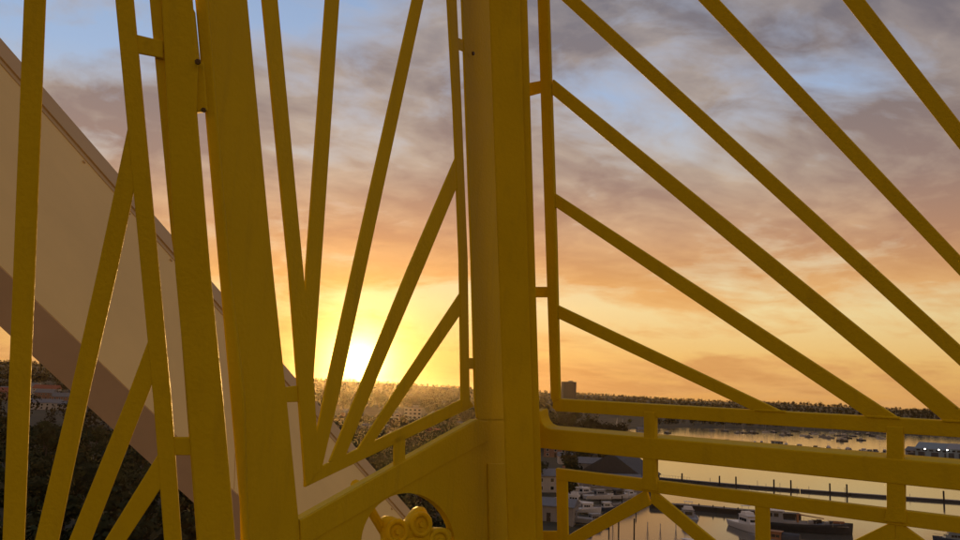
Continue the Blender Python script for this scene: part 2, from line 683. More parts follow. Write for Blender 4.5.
tb_top = ((560, 399.2), (958, 421.6))
tb_bot = ((556, 411.3), (958, 437.6))
plate('frame_bar', [(553, 399), (560, 399.2), (XR, line_y(*tb_top, XR)), (XR, line_y(*tb_bot, XR)), (556, 411.3), (552.3, 408)], N_R, RT, side)
plate('frame_bar', [(531.2, -200), (541.9, -200), (548.6, 0), (556.2, 240), (559.8, 399), (553, 402), (551, 396), (546.3, 250), (538, 0)], N_R, RT, side, -0.002)
RAYS_R = [
    ((580.2, 0), (957.7, 343.6), (560.8, 0), (957.7, 364.4)),
    ((719, 0), (957.7, 253.5), (697.4, 0), (957.7, 274)),
    ((865, 0), (957.7, 119.5), (842, 0), (957.7, 147.5)),
    ((554.7, 81), (957.7, 408), (553.3, 96), (939, 417.7)),
    ((556, 194.5), (897.5, 417.7), (556, 208), (862.7, 415)),
    ((559.4, 306.5), (784, 413.0), (559.4, 319.5), (747, 408.4)),
]
WELDS = []
for i, (a, b, c, d) in enumerate(RAYS_R):
    def hit(p, q):
        # where the edge meets the lower frame bar (its middle)
        s1 = (q[1] - p[1]) / (q[0] - p[0])
        s2 = (tb_top[1][1] - tb_top[0][1]) / (tb_top[1][0] - tb_top[0][0])
        x = (tb_top[0][1] + 4 - s2 * tb_top[0][0] - p[1] + s1 * p[0]) / (s1 - s2)
        return (x, p[1] + s1 * (x - p[0]))
    e1, e2 = hit(a, b), hit(c, d)
    if i < 3:
        s1, s2 = line_at(a, b, -190), line_at(c, d, -190)
        if i == 0:     # ends at the upright of the frame
            s1, s2 = 549, 549
            p1, p2 = (s1, line_y(a, b, s1)), (s2, line_y(c, d, s2))
        else:
            p1, p2 = (s1, -190), (s2, -190)
    else:
        p1, p2 = (a[0] - 2.5, line_y(a, b, a[0] - 2.5)), (c[0] - 2.5, line_y(c, d, c[0] - 2.5))
    ray_o = plate('ray', [p1, e1, e2, p2], N_R, RT - 0.002, side, 0.001)
    for (q1, q2) in [((e1[0] - 5, line_y(*tb_top, e1[0] - 5) - 0.3), (e2[0] - 5, line_y(*tb_top, e2[0] - 5) - 0.3))]:
        mb = MB()
        steps = 7
        for w_ in range(steps):
            f0, f1 = w_ / steps, (w_ + 1.05) / steps
            A_ = on_plane(N_R, q1[0] + (q2[0] - q1[0]) * f0, q1[1] + (q2[1] - q1[1]) * f0, -0.0005)
            B_ = on_plane(N_R, q1[0] + (q2[0] - q1[0]) * f1, q1[1] + (q2[1] - q1[1]) * f1, -0.0005)
            mb.tube(A_, B_, 0.0022, 0.0016, n=6)
        WELDS.append(mb)
for mb in WELDS:
    part('weld_bead', mb, M['yellow'], side)
plate('stub', [(527, 82.9), (542, 80.2), (542, 92.3), (527, 96.2)], N_R, RT - 0.003, side, 0.0015)
plate('stub', [(533, 287), (549, 287), (549, 297.6), (533, 297.6)], N_R, RT - 0.003, side, 0.0015)
plate('stub', [(529, 531.5), (558, 531.5), (558, 548), (529, 548)], N_R, RT - 0.003, side, 0.0015)
# upright pieces crossing the main rail, flared at the rail
for x0, x1, x2, x3, yt, yb in ((644.3, 655.6, 643.3, 656.2, 411, 484), (886.7, 903.4, 886.9, 905, 426, 516), (1215, 1238, 1216, 1240, 445, 550)):
    ym = line_y(*rail_top, x0)
    yn = line_y(*rail_bot, x0)
    plate('stub', [(x0, yt), (x1, yt + 1), (x1, ym + 2), (x3, yn + 2), (x3, yb - 6), (x3 + 2, yb), (x3 + 2, yb + 7), (x2 - 2, yb + 5), (x2 - 2, yb - 2), (x2, yb - 8), (x2, yn), (x0, ym)], N_R, RT + 0.004, side, -0.003)
# lower sunburst under the main rail
lf_top = ((556.7, 468.8), (958, 517.5))
lf_bot = ((566.5, 481.4), (958, 533.6))
plate('frame_bar', [(555.5, 468.5), (XR, line_y(*lf_top, XR)), (XR, line_y(*lf_bot, XR)), (556, line_y(*lf_bot, 556))], N_R, RT, side)
plate('frame_bar', [(555.3, 470), (566.2, 470), (567.2, 535), (569, 640), (558, 640), (556.7, 535)], N_R, RT - 0.002, side, 0.001)
plate('frame_bar', [(754.3, 497), (768.8, 498), (769.5, 545), (770, 690), (756, 690), (754.6, 545)], N_R, RT - 0.002, side, 0.001)
plate('ray', [(646, 489.8), (650, 505.5), (580, 543.2), (492, 590), (480, 590), (567.5, 535.8)], N_R, RT - 0.002, side, 0.0014)
plate('ray', [(650, 488), (713.4, 540), (790, 603), (764, 603), (687.4, 534.9), (650, 503)], N_R, RT - 0.002, side, 0.0014)
plate('ray', [(895, 521), (895, 541), (800, 590), (772, 582), (855.8, 540)], N_R, RT - 0.002, side, 0.0014)
plate('ray', [(895, 520), (922.6, 540), (1010, 605), (980, 606), (895, 541)], N_R, RT - 0.002, side, 0.0014)
# bottom rail and far upright of that panel (outside the picture)
plate('bottom_rail', [(530, 640), (XR, 780), (XR, 820), (530, 664)], N_R, 0.03, side)
plate('panel_post', [(XR - 4, -200), (XR + 90, -200), (XR + 110, 830), (XR + 8, 830)], N_R, 0.06, gond, -0.01)

# --- corner post
mb = MB()
prism(mb, [(482, -200), (514, -200), (520.5, 0), (537, 560), (541, 800), (517, 800), (507.4, 540), (489.4, 0)], N_C, 0.05, -0.004)
corner = part('corner_post', mb, M['yellow'], gond, 0.003)
plate('post_flange', [(512, -200), (521.5, -200), (528, 0), (531, 110), (535.4, 260), (540.6, 400), (544.8, 530), (551, 800), (536, 800), (532, 400), (518, 0)], N_C, 0.02, corner, 0.004)

# --- door panel: solid plate with a round port
cx, cy, rx, ry = 408, 546, 47, 53
outer = [(299.6, 519.6), (476, 419.3), (514, 419), (516, 440), (525, 800), (318, 800), (305, 600)]


def ray_hit(a):
    best = None
    dx, dy = math.cos(a), math.sin(a)
    for i in range(len(outer)):
        p, q = outer[i], outer[(i + 1) % len(outer)]
        ex, ey = q[0] - p[0], q[1] - p[1]
        den = dx * ey - dy * ex
        if abs(den) < 1e-9:
            continue
        t = ((p[0] - cx) * ey - (p[1] - cy) * ex) / den
        s = ((p[0] - cx) * dy - (p[1] - cy) * dx) / den
        if t > 0 and -1e-9 <= s <= 1 + 1e-9 and (best is None or t < best):
            best = t
    return (cx + dx * best, cy + dy * best)


angs = sorted(set([round(a, 5) for a in np.linspace(-math.pi, math.pi, 65)[:-1]] + [round(math.atan2(y - cy, x - cx), 5) for x, y in outer]))
mb = MB()
ring = []
for a in angs:
    ring.append(((cx + rx * math.cos(a), cy + ry * math.sin(a)), ray_hit(a)))
outw = CAMROT @ N_D.normalized()
k = len(ring)
vi = [on_plane(N_D, *p) for p, q in ring]
vo = [on_plane(N_D, *q) for p, q in ring]
tD = 0.012
vs = vi + vo + [p + outw * tD for p in vi] + [p + outw * tD for p in vo]
fs = []
for i in range(k):
    j = (i + 1) % k
    fs += [(i, j, k + j, k + i), (2 * k + j, 2 * k + i, 3 * k + i, 3 * k + j), (j, i, 2 * k + i, 2 * k + j), (k + i, k + j, 3 * k + j, 3 * k + i)]
mb.add(vs, fs)
door = part('door_panel', mb, M['yellow'], gond)
bm = bmesh.new()
bm.from_mesh(door.data)
bmesh.ops.recalc_face_normals(bm, faces=bm.faces)
bm.to_mesh(door.data)
bm.free()
# stile next to the corner post, with its seam
plate('stile', [(455, -200), (492.5, -200), (499.4, 0), (503, 110), (507.5, 260), (512.5, 400), (514, 421), (480, 421), (477.5, 417), (476.3, 408), (475.4, 400), (471.8, 260), (466.6, 110), (462.6, 0)], N_D, 0.004, door, 0.0)
plate('stile', [(486.8, 463.5), (503.5, 463.5), (507, 540), (515, 800), (494, 800), (488.6, 540)], N_D, 0.003, door, -0.003)
plate('panel_rail', [(299, 520.2), (476.2, 419.8), (487, 421), (488, 441), (440, 466), (300, 547)], N_D, 0.003, door, -0.0025)
plate('frame_bar', [(441, -200), (450, -200), (457, 0), (462, 110), (468, 260), (470, 400), (474, 406), (462, 408), (460, 260), (454, 110), (448, 0)], N_D, RD, door)
plate('frame_bar', [(463, 399.3), (474.5, 406.5), (306, 487.6), (306, 474)], N_D, RD, door, 0.001)
plate('frame_bar', [(243, -200), (260, -200), (277.5, 0), (303, 270), (314, 385), (319, 470), (305.5, 487.5), (297.6, 387), (289, 270), (271.3, 90), (262.5, 0)], N_D, RD, door, -0.001)
plate('ray', [(341, -200), (354, -200), (340, 0), (322, 270), (314, 385), (313, 440), (305, 440), (302.5, 385), (307, 270), (326.5, 0)], N_D, RD - 0.0008, door, 0.0008)
plate('ray', [(457.5, -200), (467, -200), (424, 0), (367, 270), (341.5, 388), (322, 472), (308, 478), (327.5, 385), (353.5, 270), (412.5, 0)], N_D, RD - 0.0008, door, 0.0008)
plate('ray', [(456, 158), (459.5, 182.5), (423.5, 270), (378, 378), (344, 462), (330, 462), (364, 378), (408, 270)], N_D, RD - 0.0008, door, 0.0008)
plate('ray', [(462, 291), (464, 310.5), (410, 390), (368, 452), (354, 456), (395, 392.5)], N_D, RD - 0.0008, door, 0.0008)
plate('stub', [(458, 37.2), (468, 41.2), (468, 53.2), (458, 49)], N_D, RD - 0.001, door, 0.001)
plate('stub', [(467, 358), (477, 358), (477, 369), (467, 369)], N_D, RD - 0.001, door, 0.001)
plate('stub', [(283, 387.5), (302, 385), (302, 402), (284, 402.5)], N_D, RD - 0.001, door, 0.001)
plate('stub', [(395, 438), (406, 433), (406, 462), (395, 468)], N_D, RD - 0.001, door, 0.001)
# thick hinge post
plate('hinge_post', [(200, -200), (231, -200), (248, 0), (256.8, 90), (273.6, 270), (287.5, 400), (299.8, 525), (318, 800), (262, 800), (245, 540), (242, 400), (227, 270), (214.8, 112), (205.5, 0)], N_D, 0.008, door, 0.0, bevel=0.002)
# end face of the hinge post, turned to the left panel
N_E = plane_n(0.55, -0.98, Vector((0.035, -1.0, -0.06)))
plate('post_cap', [(176, -200), (208, -200), (206.5, 0), (216, 112), (228, 270), (243, 400), (247, 540), (265, 800), (248, 800), (241.5, 540), (230, 400), (217.4, 270), (203, 112), (193.5, 0)], N_L, 0.03, door, 0.012, bevel=0.002)
plate('hinge', [(186, 8), (193.5, 8), (198.6, 61), (203, 61), (207, 110), (194, 112), (188, 60)], N_L, 0.012, door, 0.004)

# --- mechanism seen through the port: a lobed yellow casting on a bracket
pc = on_plane(N_D, 438, 560, 0.06)
axis = (-outw + (CAMPOS - pc).normalized() * 1.6).normalized()
ea = axis.cross(Vector((0, 0, 1))).normalized()
eb = axis.cross(ea)
mb = MB()
lob = []
NL = 72
for i in range(NL):
    t = 2 * math.pi * i / NL
    r = 0.070 * (1 + 0.17 * math.cos(7 * t))
    lob.append((r * math.cos(t), r * math.sin(t)))
vs, fs = [], []
prof = [(0.0, 0.90), (0.006, 1.0), (0.022, 1.0), (0.030, 0.9), (0.034, 0.62), (0.030, 0.45), (0.030, 0.30), (0.046, 0.28), (0.052, 0.20)]
for h_, s_ in prof:
    for a, b in lob:
        kk = 1.0 if s_ > 0.5 else 0.070 / math.hypot(a, b)
        vs.append(pc + axis * h_ + ea * (a * s_ * kk) + eb * (b * s_ * kk))
for j in range(len(prof) - 1):
    for i in range(NL):
        i2 = (i + 1) % NL
        fs.append((j * NL + i, j * NL + i2, (j + 1) * NL + i2, (j + 1) * NL + i))
fs.append(tuple((len(prof) - 1) * NL + i for i in range(NL)))
fs.append(tuple(reversed(range(NL))))
mb.add(vs, fs)
hw = part('locking_handwheel', mb, M['yellow'], gond)
for p in hw.data.polygons:
    p.use_smooth = True
bm = bmesh.new()
bm.from_mesh(hw.data)
bmesh.ops.recalc_face_normals(bm, faces=bm.faces)
bm.to_mesh(hw.data)
bm.free()
for i in range(7):
    t = 2 * math.pi * i / 7
    c = pc + ea * (0.052 * math.cos(t)) + eb * (0.052 * math.sin(t)) + axis * 0.026
    mb = MB()
    vs, fs = [], []
    for p_ in range(14):          # raised scroll ring round each lobe
        a1 = 2 * math.pi * p_ / 14
        for q_ in range(6):
            a2 = 2 * math.pi * q_ / 6
            rr_ = 0.017 + 0.005 * math.cos(a2)
            vs.append(c + ea * (rr_ * math.cos(a1)) + eb * (rr_ * math.sin(a1)) + axis * (0.005 * math.sin(a2) + 0.006))
            fs.append((p_ * 6 + q_, ((p_ + 1) % 14) * 6 + q_, ((p_ + 1) % 14) * 6 + (q_ + 1) % 6, p_ * 6 + (q_ + 1) % 6))
    mb.add(vs, fs)
    o = part('scroll', mb, M['yellow'], hw)
    o.data.polygons.foreach_set('use_smooth', [True] * len(o.data.polygons))
    mb = MB()
    mb.tube(c, c + axis * 0.014, 0.007, 0.005, n=6)
    part('bolt', mb, M['yellow'], hw)
mb = MB()
mb.tube(pc - axis * 0.06, pc + axis * 0.001, 0.018, n=12)
part('spindle', mb, M['bolt'], hw)
# two bracket arms reaching the rim of the port
for (u, v) in ((396, 489), (362, 556), (457, 560), (420, 606)):
    q = on_plane(N_D, u, v, 0.075)
    mb = MB()
    mb.tube(pc - axis * 0.05, q, 0.008, n=8)
    part('bracket_arm', mb, M['yellow'], hw)

# --- left panel
post_l = plate('panel_post', [(138, -200), (176.5, -200), (192.4, 0), (198, 60), (196.8, 112), (210, 270), (223, 400), (231, 490), (235, 540), (262, 800), (218, 800), (207, 640), (196, 520), (187, 400), (175.2, 270), (161.7, 0)], N_L, 0.008, gond, -0.002, bevel=0.002)
plate('post_flange', [(130, -200), (150, -200), (163, 0), (176, 270), (188, 400), (206, 640), (196, 640), (195.5, 540), (193, 505), (184.5, 400), (175, 270), (170, 236), (157, 90), (148.5, 0)], N_L, 0.006, post_l, 0.007)
lp = plate('panel_frame', [(96, -200), (114.5, -200), (132.5, 0), (141.3, 90), (154.3, 218), (159.2, 270), (171, 400), (177.6, 490), (181.5, 540), (190, 660), (173, 660), (163.3, 540), (153, 400), (140.4, 270), (133, 193), (122.8, 90), (114, 0)], N_L, RL, gond, bevel=0.0015)
plate('stub', [(132, 33), (163, 40.5), (163, 58), (134, 52.6)], N_L, RL - 0.003, lp, 0.0015)
plate('stub', [(168, 437.5), (190, 437.5), (193, 456), (172, 456)], N_L, RL - 0.003, lp, 0.0015)
plate('ray', [(31, -200), (53, -200), (45.8, 0), (41.8, 90), (34, 270), (28.6, 400), (23.9, 540), (19, 660), (-3, 660), (1.5, 540), (5.8, 400), (11.2, 270), (19.3, 90), (23.8, 0)], N_L, RL - 0.002, lp, 0.001)
plate('ray', [(130, 115), (142, 150), (133, 193), (116.9, 270), (89.5, 390), (58.4, 540), (30, 660), (6, 660), (34.5, 540), (68, 400), (97.2, 270), (126.7, 130)], N_L, RL - 0.002, lp, 0.001)
plate('ray', [(150, 336), (160, 360), (151.6, 385), (90.8, 540), (45, 660), (20, 660), (69.5, 540), (125.8, 400), (147, 343)], N_L, RL - 0.002, lp, 0.001)
plate('ray', [(160, 451), (172, 470), (160, 489.5), (127, 540), (48, 660), (28, 660), (105, 540), (157, 455.8)], N_L, RL - 0.002, lp, 0.001)
plate('bottom_rail', [(-190, 640), (200, 650), (206, 690), (-190, 690)], N_L, 0.02, lp, -0.002)
plate('panel_post', [(-230, -200), (-150, -200), (-150, 800), (-230, 800)], N_L, 0.04, gond, -0.006)


def bolt(u, v, n, r, parent, push):
    c = on_plane(n, u, v, push)
    o = CAMROT @ n.normalized()
    mb = MB()
    mb.tube(c, c - o * r * 0.9, r, r * 0.8, n=6)
    part('bolt', mb, M['bolt'], parent)


bolt(198.5, 63, N_L, 0.0035, post_l, -0.006)
bolt(203.5, 110, N_L, 0.003, post_l, 0.0)
bolt(157, 58, N_L, 0.0035, post_l, 0.012)
bolt(469.5, 54, N_D, 0.004, door, -0.006)

# --- unseen gondola floor, top ring and hanger; top left open to brighten the bars
Rl = CAMROT @ Matrix.Rotation(math.radians(-3.6), 3, 'X')   # cage axes: tilted with the swing of the car


def cage_pt(x, y, z):
    return CAMPOS + Rl @ Vector((x, y, -z))


foot = [(-0.55, -0.45), (-0.42, 0.75), (-0.10, 0.95), (0.0, 1.62), (1.25, 0.92), (1.25, -0.6), (0.3, -1.1)]
mb = MB()
vs = [cage_pt(x, -1.40, z) for x, z in foot] + [cage_pt(x, -1.46, z) for x, z in foot]
k = len(foot)
mb.add(vs, [tuple(range(k)), tuple(range(2 * k - 1, k - 1, -1))] + [(i, i + k, (i + 1) % k + k, (i + 1) % k) for i in range(k)])
part('floor', mb, M['floor_yellow'], gond)
mb = MB()
for i in range(k):
    (x0, z0), (x1, z1) = foot[i], foot[(i + 1) % k]
    mb.tube(cage_pt(x0, 0.95, z0), cage_pt(x1, 0.95, z1), 0.03, n=8)
part('top_ring', mb, M['yellow'], gond)
for i in range(k):
    mb = MB()
    mb.tube(cage_pt(foot[i][0], 0.95, foot[i][1]), cage_pt(0.35, 1.6, 0.3), 0.022, n=8)
    part('hanger_strut', mb, M['yellow'], gond)
mb = MB()
mb.tube(cage_pt(0.35, 1.55, 0.3), cage_pt(0.35, 2.3, 0.3), 0.07, n=12)
part('hanger', mb, M['yellow'], gond)

# ------------------------------------------------------------------ cream box girder
vpd = (CAMROT @ Vector(((1200 - 480) / F, -(1420 - 270) / F, -1.0))).normalized()
up = Vector((0, 0, 1))
hz = vpd.cross(up).normalized()                # horizontal, across the girder
if hz.dot(ray_w(200, 300)) < 0:
    hz = -hz
T0 = CAMPOS + ray_w(100, 156.1) * 7.0


def through(base, e, u, v):
    # point base + a*vpd + b*e on the ray of a pixel
    r = ray_w(u, v)
    A = np.array([[vpd.x, e.x, -r.x], [vpd.y, e.y, -r.y], [vpd.z, e.z, -r.z]])
    s = np.linalg.solve(A, np.array(CAMPOS - base))
    return s[1]


upn = vpd.cross(hz).normalized()
if upn.z < 0:
    upn = -upn
TH = math.radians(44)               # web tilted back to catch more sky light and look brighter
upn, hz = (upn * math.cos(TH) + hz * math.sin(TH)), (hz * math.cos(TH) - upn * math.sin(TH))
web_h = -through(T0, upn, 100, 361.7)
flange = -through(T0, upn, 100, 177)
wid = through(T0 - upn * web_h, hz, 100, 417)
print('girder web', web_h, 'flange', flange, 'width', wid, 'slope', math.degrees(math.asin(vpd.z)), 'depth7')
Lg = 46.0
L0 = -9.0


def gpt(s, a, b):
    return T0 + vpd * s + hz * a - upn * b


girder = empty('girder', gpt(0, 0, 0))
tag(girder, 'cream painted steel box girder sloping down behind the left yellow bars', 'girder')
GO = gpt(0, 0, 0)


def gbox(name, s0, s1, a0, a1, b0, b1, mat, parent=girder):
    vs = [gpt(s, a, b) - GO for s in (s0, s1) for a, b in ((a0, b0), (a1, b0), (a1, b1), (a0, b1))]
    mb = MB()
    mb.add(vs, [(0, 1, 2, 3), (7, 6, 5, 4), (0, 4, 5, 1), (1, 5, 6, 2), (2, 6, 7, 3), (3, 7, 4, 0)])
    o = mb.build(name, mat, parent)
    bm = bmesh.new()
    bm.from_mesh(o.data)
    bmesh.ops.recalc_face_normals(bm, faces=bm.faces)
    bm.to_mesh(o.data)
    bm.free()
    return o


wv = wid
seg = 5.5
s = L0
while s < Lg:
    gbox('web_plate', s + 0.004, s + seg - 0.004, 0.0, 0.02, flange, web_h, M['cream'])
    s += seg
gbox('box_core', L0, Lg, 0.012, wv - 0.012, flange * 0.6, web_h - 0.02, M['cream'])
gbox('top_flange', L0, Lg, -0.02, wv + 0.02, 0.0, flange * 0.80, M['cream_b'])
gbox('flange_lip', L0, Lg, -0.006, wv + 0.006, flange * 0.80, flange, M['cream_b'])
gbox('soffit_plate', L0, Lg, 0.004, wv, web_h - 0.019, web_h + 0.004, M['soffit'])
for k_ in range(-2, 30):
    for b_ in (flange + 0.06, web_h - 0.07):
        c = gpt(-1.2 + k_ * 0.55, 0.0, b_) - GO
        mb = MB()
        mb.tube(c, c - hz * 0.012, 0.014, n=6)
        mb.build('bolt', M['cream_b'], girder)


# ------------------------------------------------------------------ trees


def crown_mesh(seed, mat, n=420):
    r = np.random.default_rng(seed)
    lob = [(r.uniform(-1.6, 1.6), r.uniform(-1.6, 1.6), r.uniform(3.6, 8.2), r.uniform(1.3, 2.5)) for _ in range(9)]
    lob.append((0, 0, 6.0, 2.6))
    vs, fs = [], []
    for i in range(n):
        cx_, cy_, cz_, cr = lob[r.integers(len(lob))]
        d = r.normal(size=3)
        d /= np.linalg.norm(d)
        rad = cr * r.uniform(0.55, 1.05)
        c = np.array([cx_, cy_, cz_]) + d * rad * np.array([1, 1, 0.85])
        a = np.cross(d, r.normal(size=3))
        a /= np.linalg.norm(a) + 1e-9
        b = np.cross(d, a) + d * r.uniform(-0.6, 0.6)
        s_ = r.uniform(0.32, 0.7)
        k = len(vs)
        vs += [tuple(c - a * s_), tuple(c - b * s_ * 0.7), tuple(c + a * s_), tuple(c + b * s_ * 0.7)]
        fs.append((k, k + 1, k + 2, k + 3))
    me = bpy.data.meshes.new('crown')
    me.from_pydata(vs, [], fs)
    me.materials.append(mat)
    return me


def trunk_mesh(seed):
    r = random.Random(seed)
    mb = MB()
    mb.tube((0, 0, -0.6), (r.uniform(-.2, .2), r.uniform(-.2, .2), 3.4), 0.30, 0.20, n=7)
    for k in range(5):
        a = k * 1.26 + r.uniform(-.3, .3)
        z0 = r.uniform(2.2, 3.4)
        mb.tube((0, 0, z0), (1.7 * math.cos(a), 1.7 * math.sin(a), z0 + r.uniform(2.0, 3.6)), 0.12, 0.04, n=5)
    me = bpy.data.meshes.new('trunk')
    me.from_pydata(mb.v, [], mb.f)
    me.materials.append(M['bark'])
    return me


CROWNS = [crown_mesh(20 + i, M['leaf%d' % (i % 4)]) for i in range(6)]
TRUNKS = [trunk_mesh(40 + i) for i in range(6)]
placed = []


def tree(x, y, sc, label, group, k=None):
    z = hgt(x, y)
    if z < 0.6:
        return
    k = random.randrange(6) if k is None else k
    t = empty('tree', (x, y, z), random.uniform(0, 6.28))
    t.scale = (sc * random.uniform(0.9, 1.2), sc * random.uniform(0.9, 1.2), sc)
    tag(t, label, 'tree', group)
    link('trunk', TRUNKS[k], t)
    link('crown', CROWNS[k], t)
    placed.append((x, y))


def scatter(n, px0, px1, py0, py1, mind, sc, label, group, keep=lambda u, v: True):
    c = 0
    for _ in range(n * 14):
        if c >= n:
            break
        u, v = random.uniform(px0, px1), random.uniform(py0, py1)
        if not keep(u, v):
            continue
        p = ground(u, v, 2.0)
        if any((p.x - a) ** 2 + (p.y - b) ** 2 < mind ** 2 for a, b in placed):
            continue
        m0 = len(placed)
        tree(p.x, p.y, random.uniform(*sc), label, group)
        c += len(placed) - m0


# ------------------------------------------------------------------ houses and blocks
def face_cam(x, y):
    # rotation that turns local -Y toward the camera
    return math.atan2(-x, y) * -1.0 if False else -math.atan2(x, y)


def house(px, py, wid, dep, wall_h, roof_h, wall, roof, label, group=None, turn=0.0, storeys=2, cat='house', chimney=True, name='house', cols=None, dist=None):
    if dist:
        r_ = ray_w(px, py)
        p = CAMPOS + r_ * (dist / math.hypot(r_.x, r_.y))
    else:
        p = ground(px, py, 2.0)
    z = hgt(p.x, p.y)
    h = empty(name, (p.x, p.y, z), face_cam(p.x, p.y) + turn)
    tag(h, label, cat, group)
    placed.append((p.x, p.y))
    MB().box((0, 0, wall_h / 2 - 0.75), (wid, dep, wall_h + 1.5)).build('wall', M[wall], h)
    W, Dp, e = wid / 2 + 0.35, dep / 2 + 0.45, wall_h + 0.003
    mb = MB()
    mb.add([(-W, -Dp, e), (W, -Dp, e), (W, Dp, e), (-W, Dp, e), (-W, 0, e + roof_h), (W, 0, e + roof_h),
            (-W, -Dp, e + 0.2), (W, -Dp, e + 0.2), (W, Dp, e + 0.2), (-W, Dp, e + 0.2)],
           [(3, 2, 1, 0), (0, 1, 7, 6), (2, 3, 9, 8), (6, 7, 5, 4), (8, 9, 4, 5), (0, 6, 4), (0, 4, 3), (3, 4, 9), (1, 5, 7), (1, 2, 5), (2, 8, 5)])
    ro = mb.build('roof', M[roof], h)
    if chimney:
        MB().box((wid * 0.3, 0.6, e + roof_h * 0.95), (0.9, 0.7, 1.9)).build('chimney', M['brick'], ro)
    n = cols or max(2, int(wid / 3.2))
    sh = wall_h / storeys
    for s_ in range(storeys):
        for i in range(n):
            x = (i + 0.5) / n * wid - wid / 2
            if s_ == 0 and i == n // 2:
                d = MB().box((x, -dep / 2 - 0.02, 1.05), (1.0, 0.10, 2.1)).build('door', M['timber'], h)
                MB().box((x + 0.36, -dep / 2 - 0.09, 1.05), (0.08, 0.06, 0.16)).build('handle', M['alu'], d)
                continue
            f = MB().box((x, -dep / 2 - 0.015, s_ * sh + sh * 0.55), (1.35, 0.09, 1.35)).build('window', M['white'], h)
            MB().box((x, -dep / 2 - 0.05, s_ * sh + sh * 0.55), (1.12, 0.05, 1.12)).build('pane', M['glass'], f)
    return h


def block(px, py, wid, dep, hh, floors, cols, wall, label, z=None, dist=None, name='apartment_block', cat='building', turn=0.0):
    if dist:
        r = ray_w(px, py)
        k = dist / math.hypot(r.x, r.y)
        p = CAMPOS + r * k
    else:
        p = ground(px, py, 2.0)
    z = hgt(p.x, p.y) if z is None else z
    b = empty(name, (p.x, p.y, z), face_cam(p.x, p.y) + turn)
    tag(b, label, cat)
    placed.append((p.x, p.y))
    MB().box((0, 0, hh / 2 - 1.5), (wid, dep, hh + 3)).build('wall', M[wall], b)
    rf = MB().box((0, 0, hh + 0.26), (wid + 0.8, dep + 0.8, 0.5)).build('roof', M['concrete'], b)
    MB().box((wid * 0.15, 0, hh + 1.5), (wid * 0.3, dep * 0.4, 2.0)).build('plant_room', M['grey'], rf)
    fh = hh / floors
    for i in range(floors):
        for j in range(cols):
            x = (j + 0.5) / cols * wid - wid / 2
            w_ = wid / cols * 0.62
            f = MB().box((x, -dep / 2 - 0.03, (i + 0.55) * fh), (w_, 0.14, fh * 0.55)).build('window', M['white'] if wall != 'tower' else M['grey'], b)
            MB().box((x, -dep / 2 - 0.09, (i + 0.55) * fh), (w_ - 0.25, 0.06, fh * 0.55 - 0.25)).build('pane', M['glass'], f)
    return b


# tower block on the skyline
block(568.6, 392, 24, 18, 46, 14, 5, 'tower', 'dark tower block rising alone above the wooded skyline', dist=1500, name='tower_block', turn=0.25)
block(412, 426, 15, 12, 15.5, 5, 4, 'render', 'pale apartment block beyond the door, the larger of the pair')
block(394, 427, 9, 11, 11, 4, 2, 'render', 'narrow pale apartment block, the smaller one of the pair')

# houses seen through the left panel
HL = [
    (34, 378, 13, 9, 6.5, 3.4, 'render', 'slate', 'pale house on the skyline just right of the leftmost bar'),
    (47, 384, 15, 9, 6, 3.2, 'brick', 'slate', 'brick house with grey roof below the skyline house'),
    (62, 389, 13, 8, 5.5, 3.4, 'brick', 'slate', 'brick house with grey roof under the girder edge'),
    (45, 406, 24, 9, 5.2, 3.8, 'render', 'redroof', 'long house with a red tiled roof left of the town'),
    (76, 405, 13, 9, 5.2, 3.4, 'render', 'slate', 'small pale house beside the red roofed house'),
    (44, 419, 20, 10, 4.5, 2.8, 'render', 'slate', 'low grey roofed building at the edge of the dark wood'),
    (80, 421, 26, 10, 4.2, 2.6, 'concrete', 'slate', 'long low grey building nearest the dark wood'),
    (100, 421, 14, 9, 4.2, 2.6, 'concrete', 'slate', 'short grey building at the end of the low row'),
    (6, 384, 16, 10, 6.5, 3.6, 'brick', 'redroof', 'brick house at the far left edge'),
    (10, 408, 18, 10, 6, 3.6, 'render', 'slate', 'pale house behind the leftmost yellow bar'),
]
for i, (u, v, a, b_, c_, d_, e_, f_, lab) in enumerate(HL):
    house(u, v, a, b_, c_, d_, e_, f_, lab, turn=random.uniform(-0.5, 0.5), dist={378: 930, 384: 800, 389: 745}.get(v))
# houses beyond the door
HM = [
    (438, 421, 14, 9, 5.5, 3.2, 'render', 'slate', 'pale house right of the pale apartment blocks'),
    (452, 431, 17, 9, 5.0, 3.2, 'brick', 'slate', 'brick house close beside the inner upright of the door'),
    (426, 439, 20, 10, 4.5, 2.8, 'render', 'redroof', 'red roofed house below the pale apartment blocks'),
    (350, 420, 16, 10, 5.5, 3.4, 'brick', 'slate', 'brick house under the sun'),
    (375, 436, 18, 10, 5.2, 3.0, 'render', 'slate', 'pale house under the sun, nearer one'),
    (446, 412, 14, 9, 5.2, 3.0, 'render', 'slate', 'small pale house at the foot of the hill'),
]
for (u, v, a, b_, c_, d_, e_, f_, lab) in HM:
    house(u, v, a, b_, c_, d_, e_, f_, lab, turn=random.uniform(-0.6, 0.6))
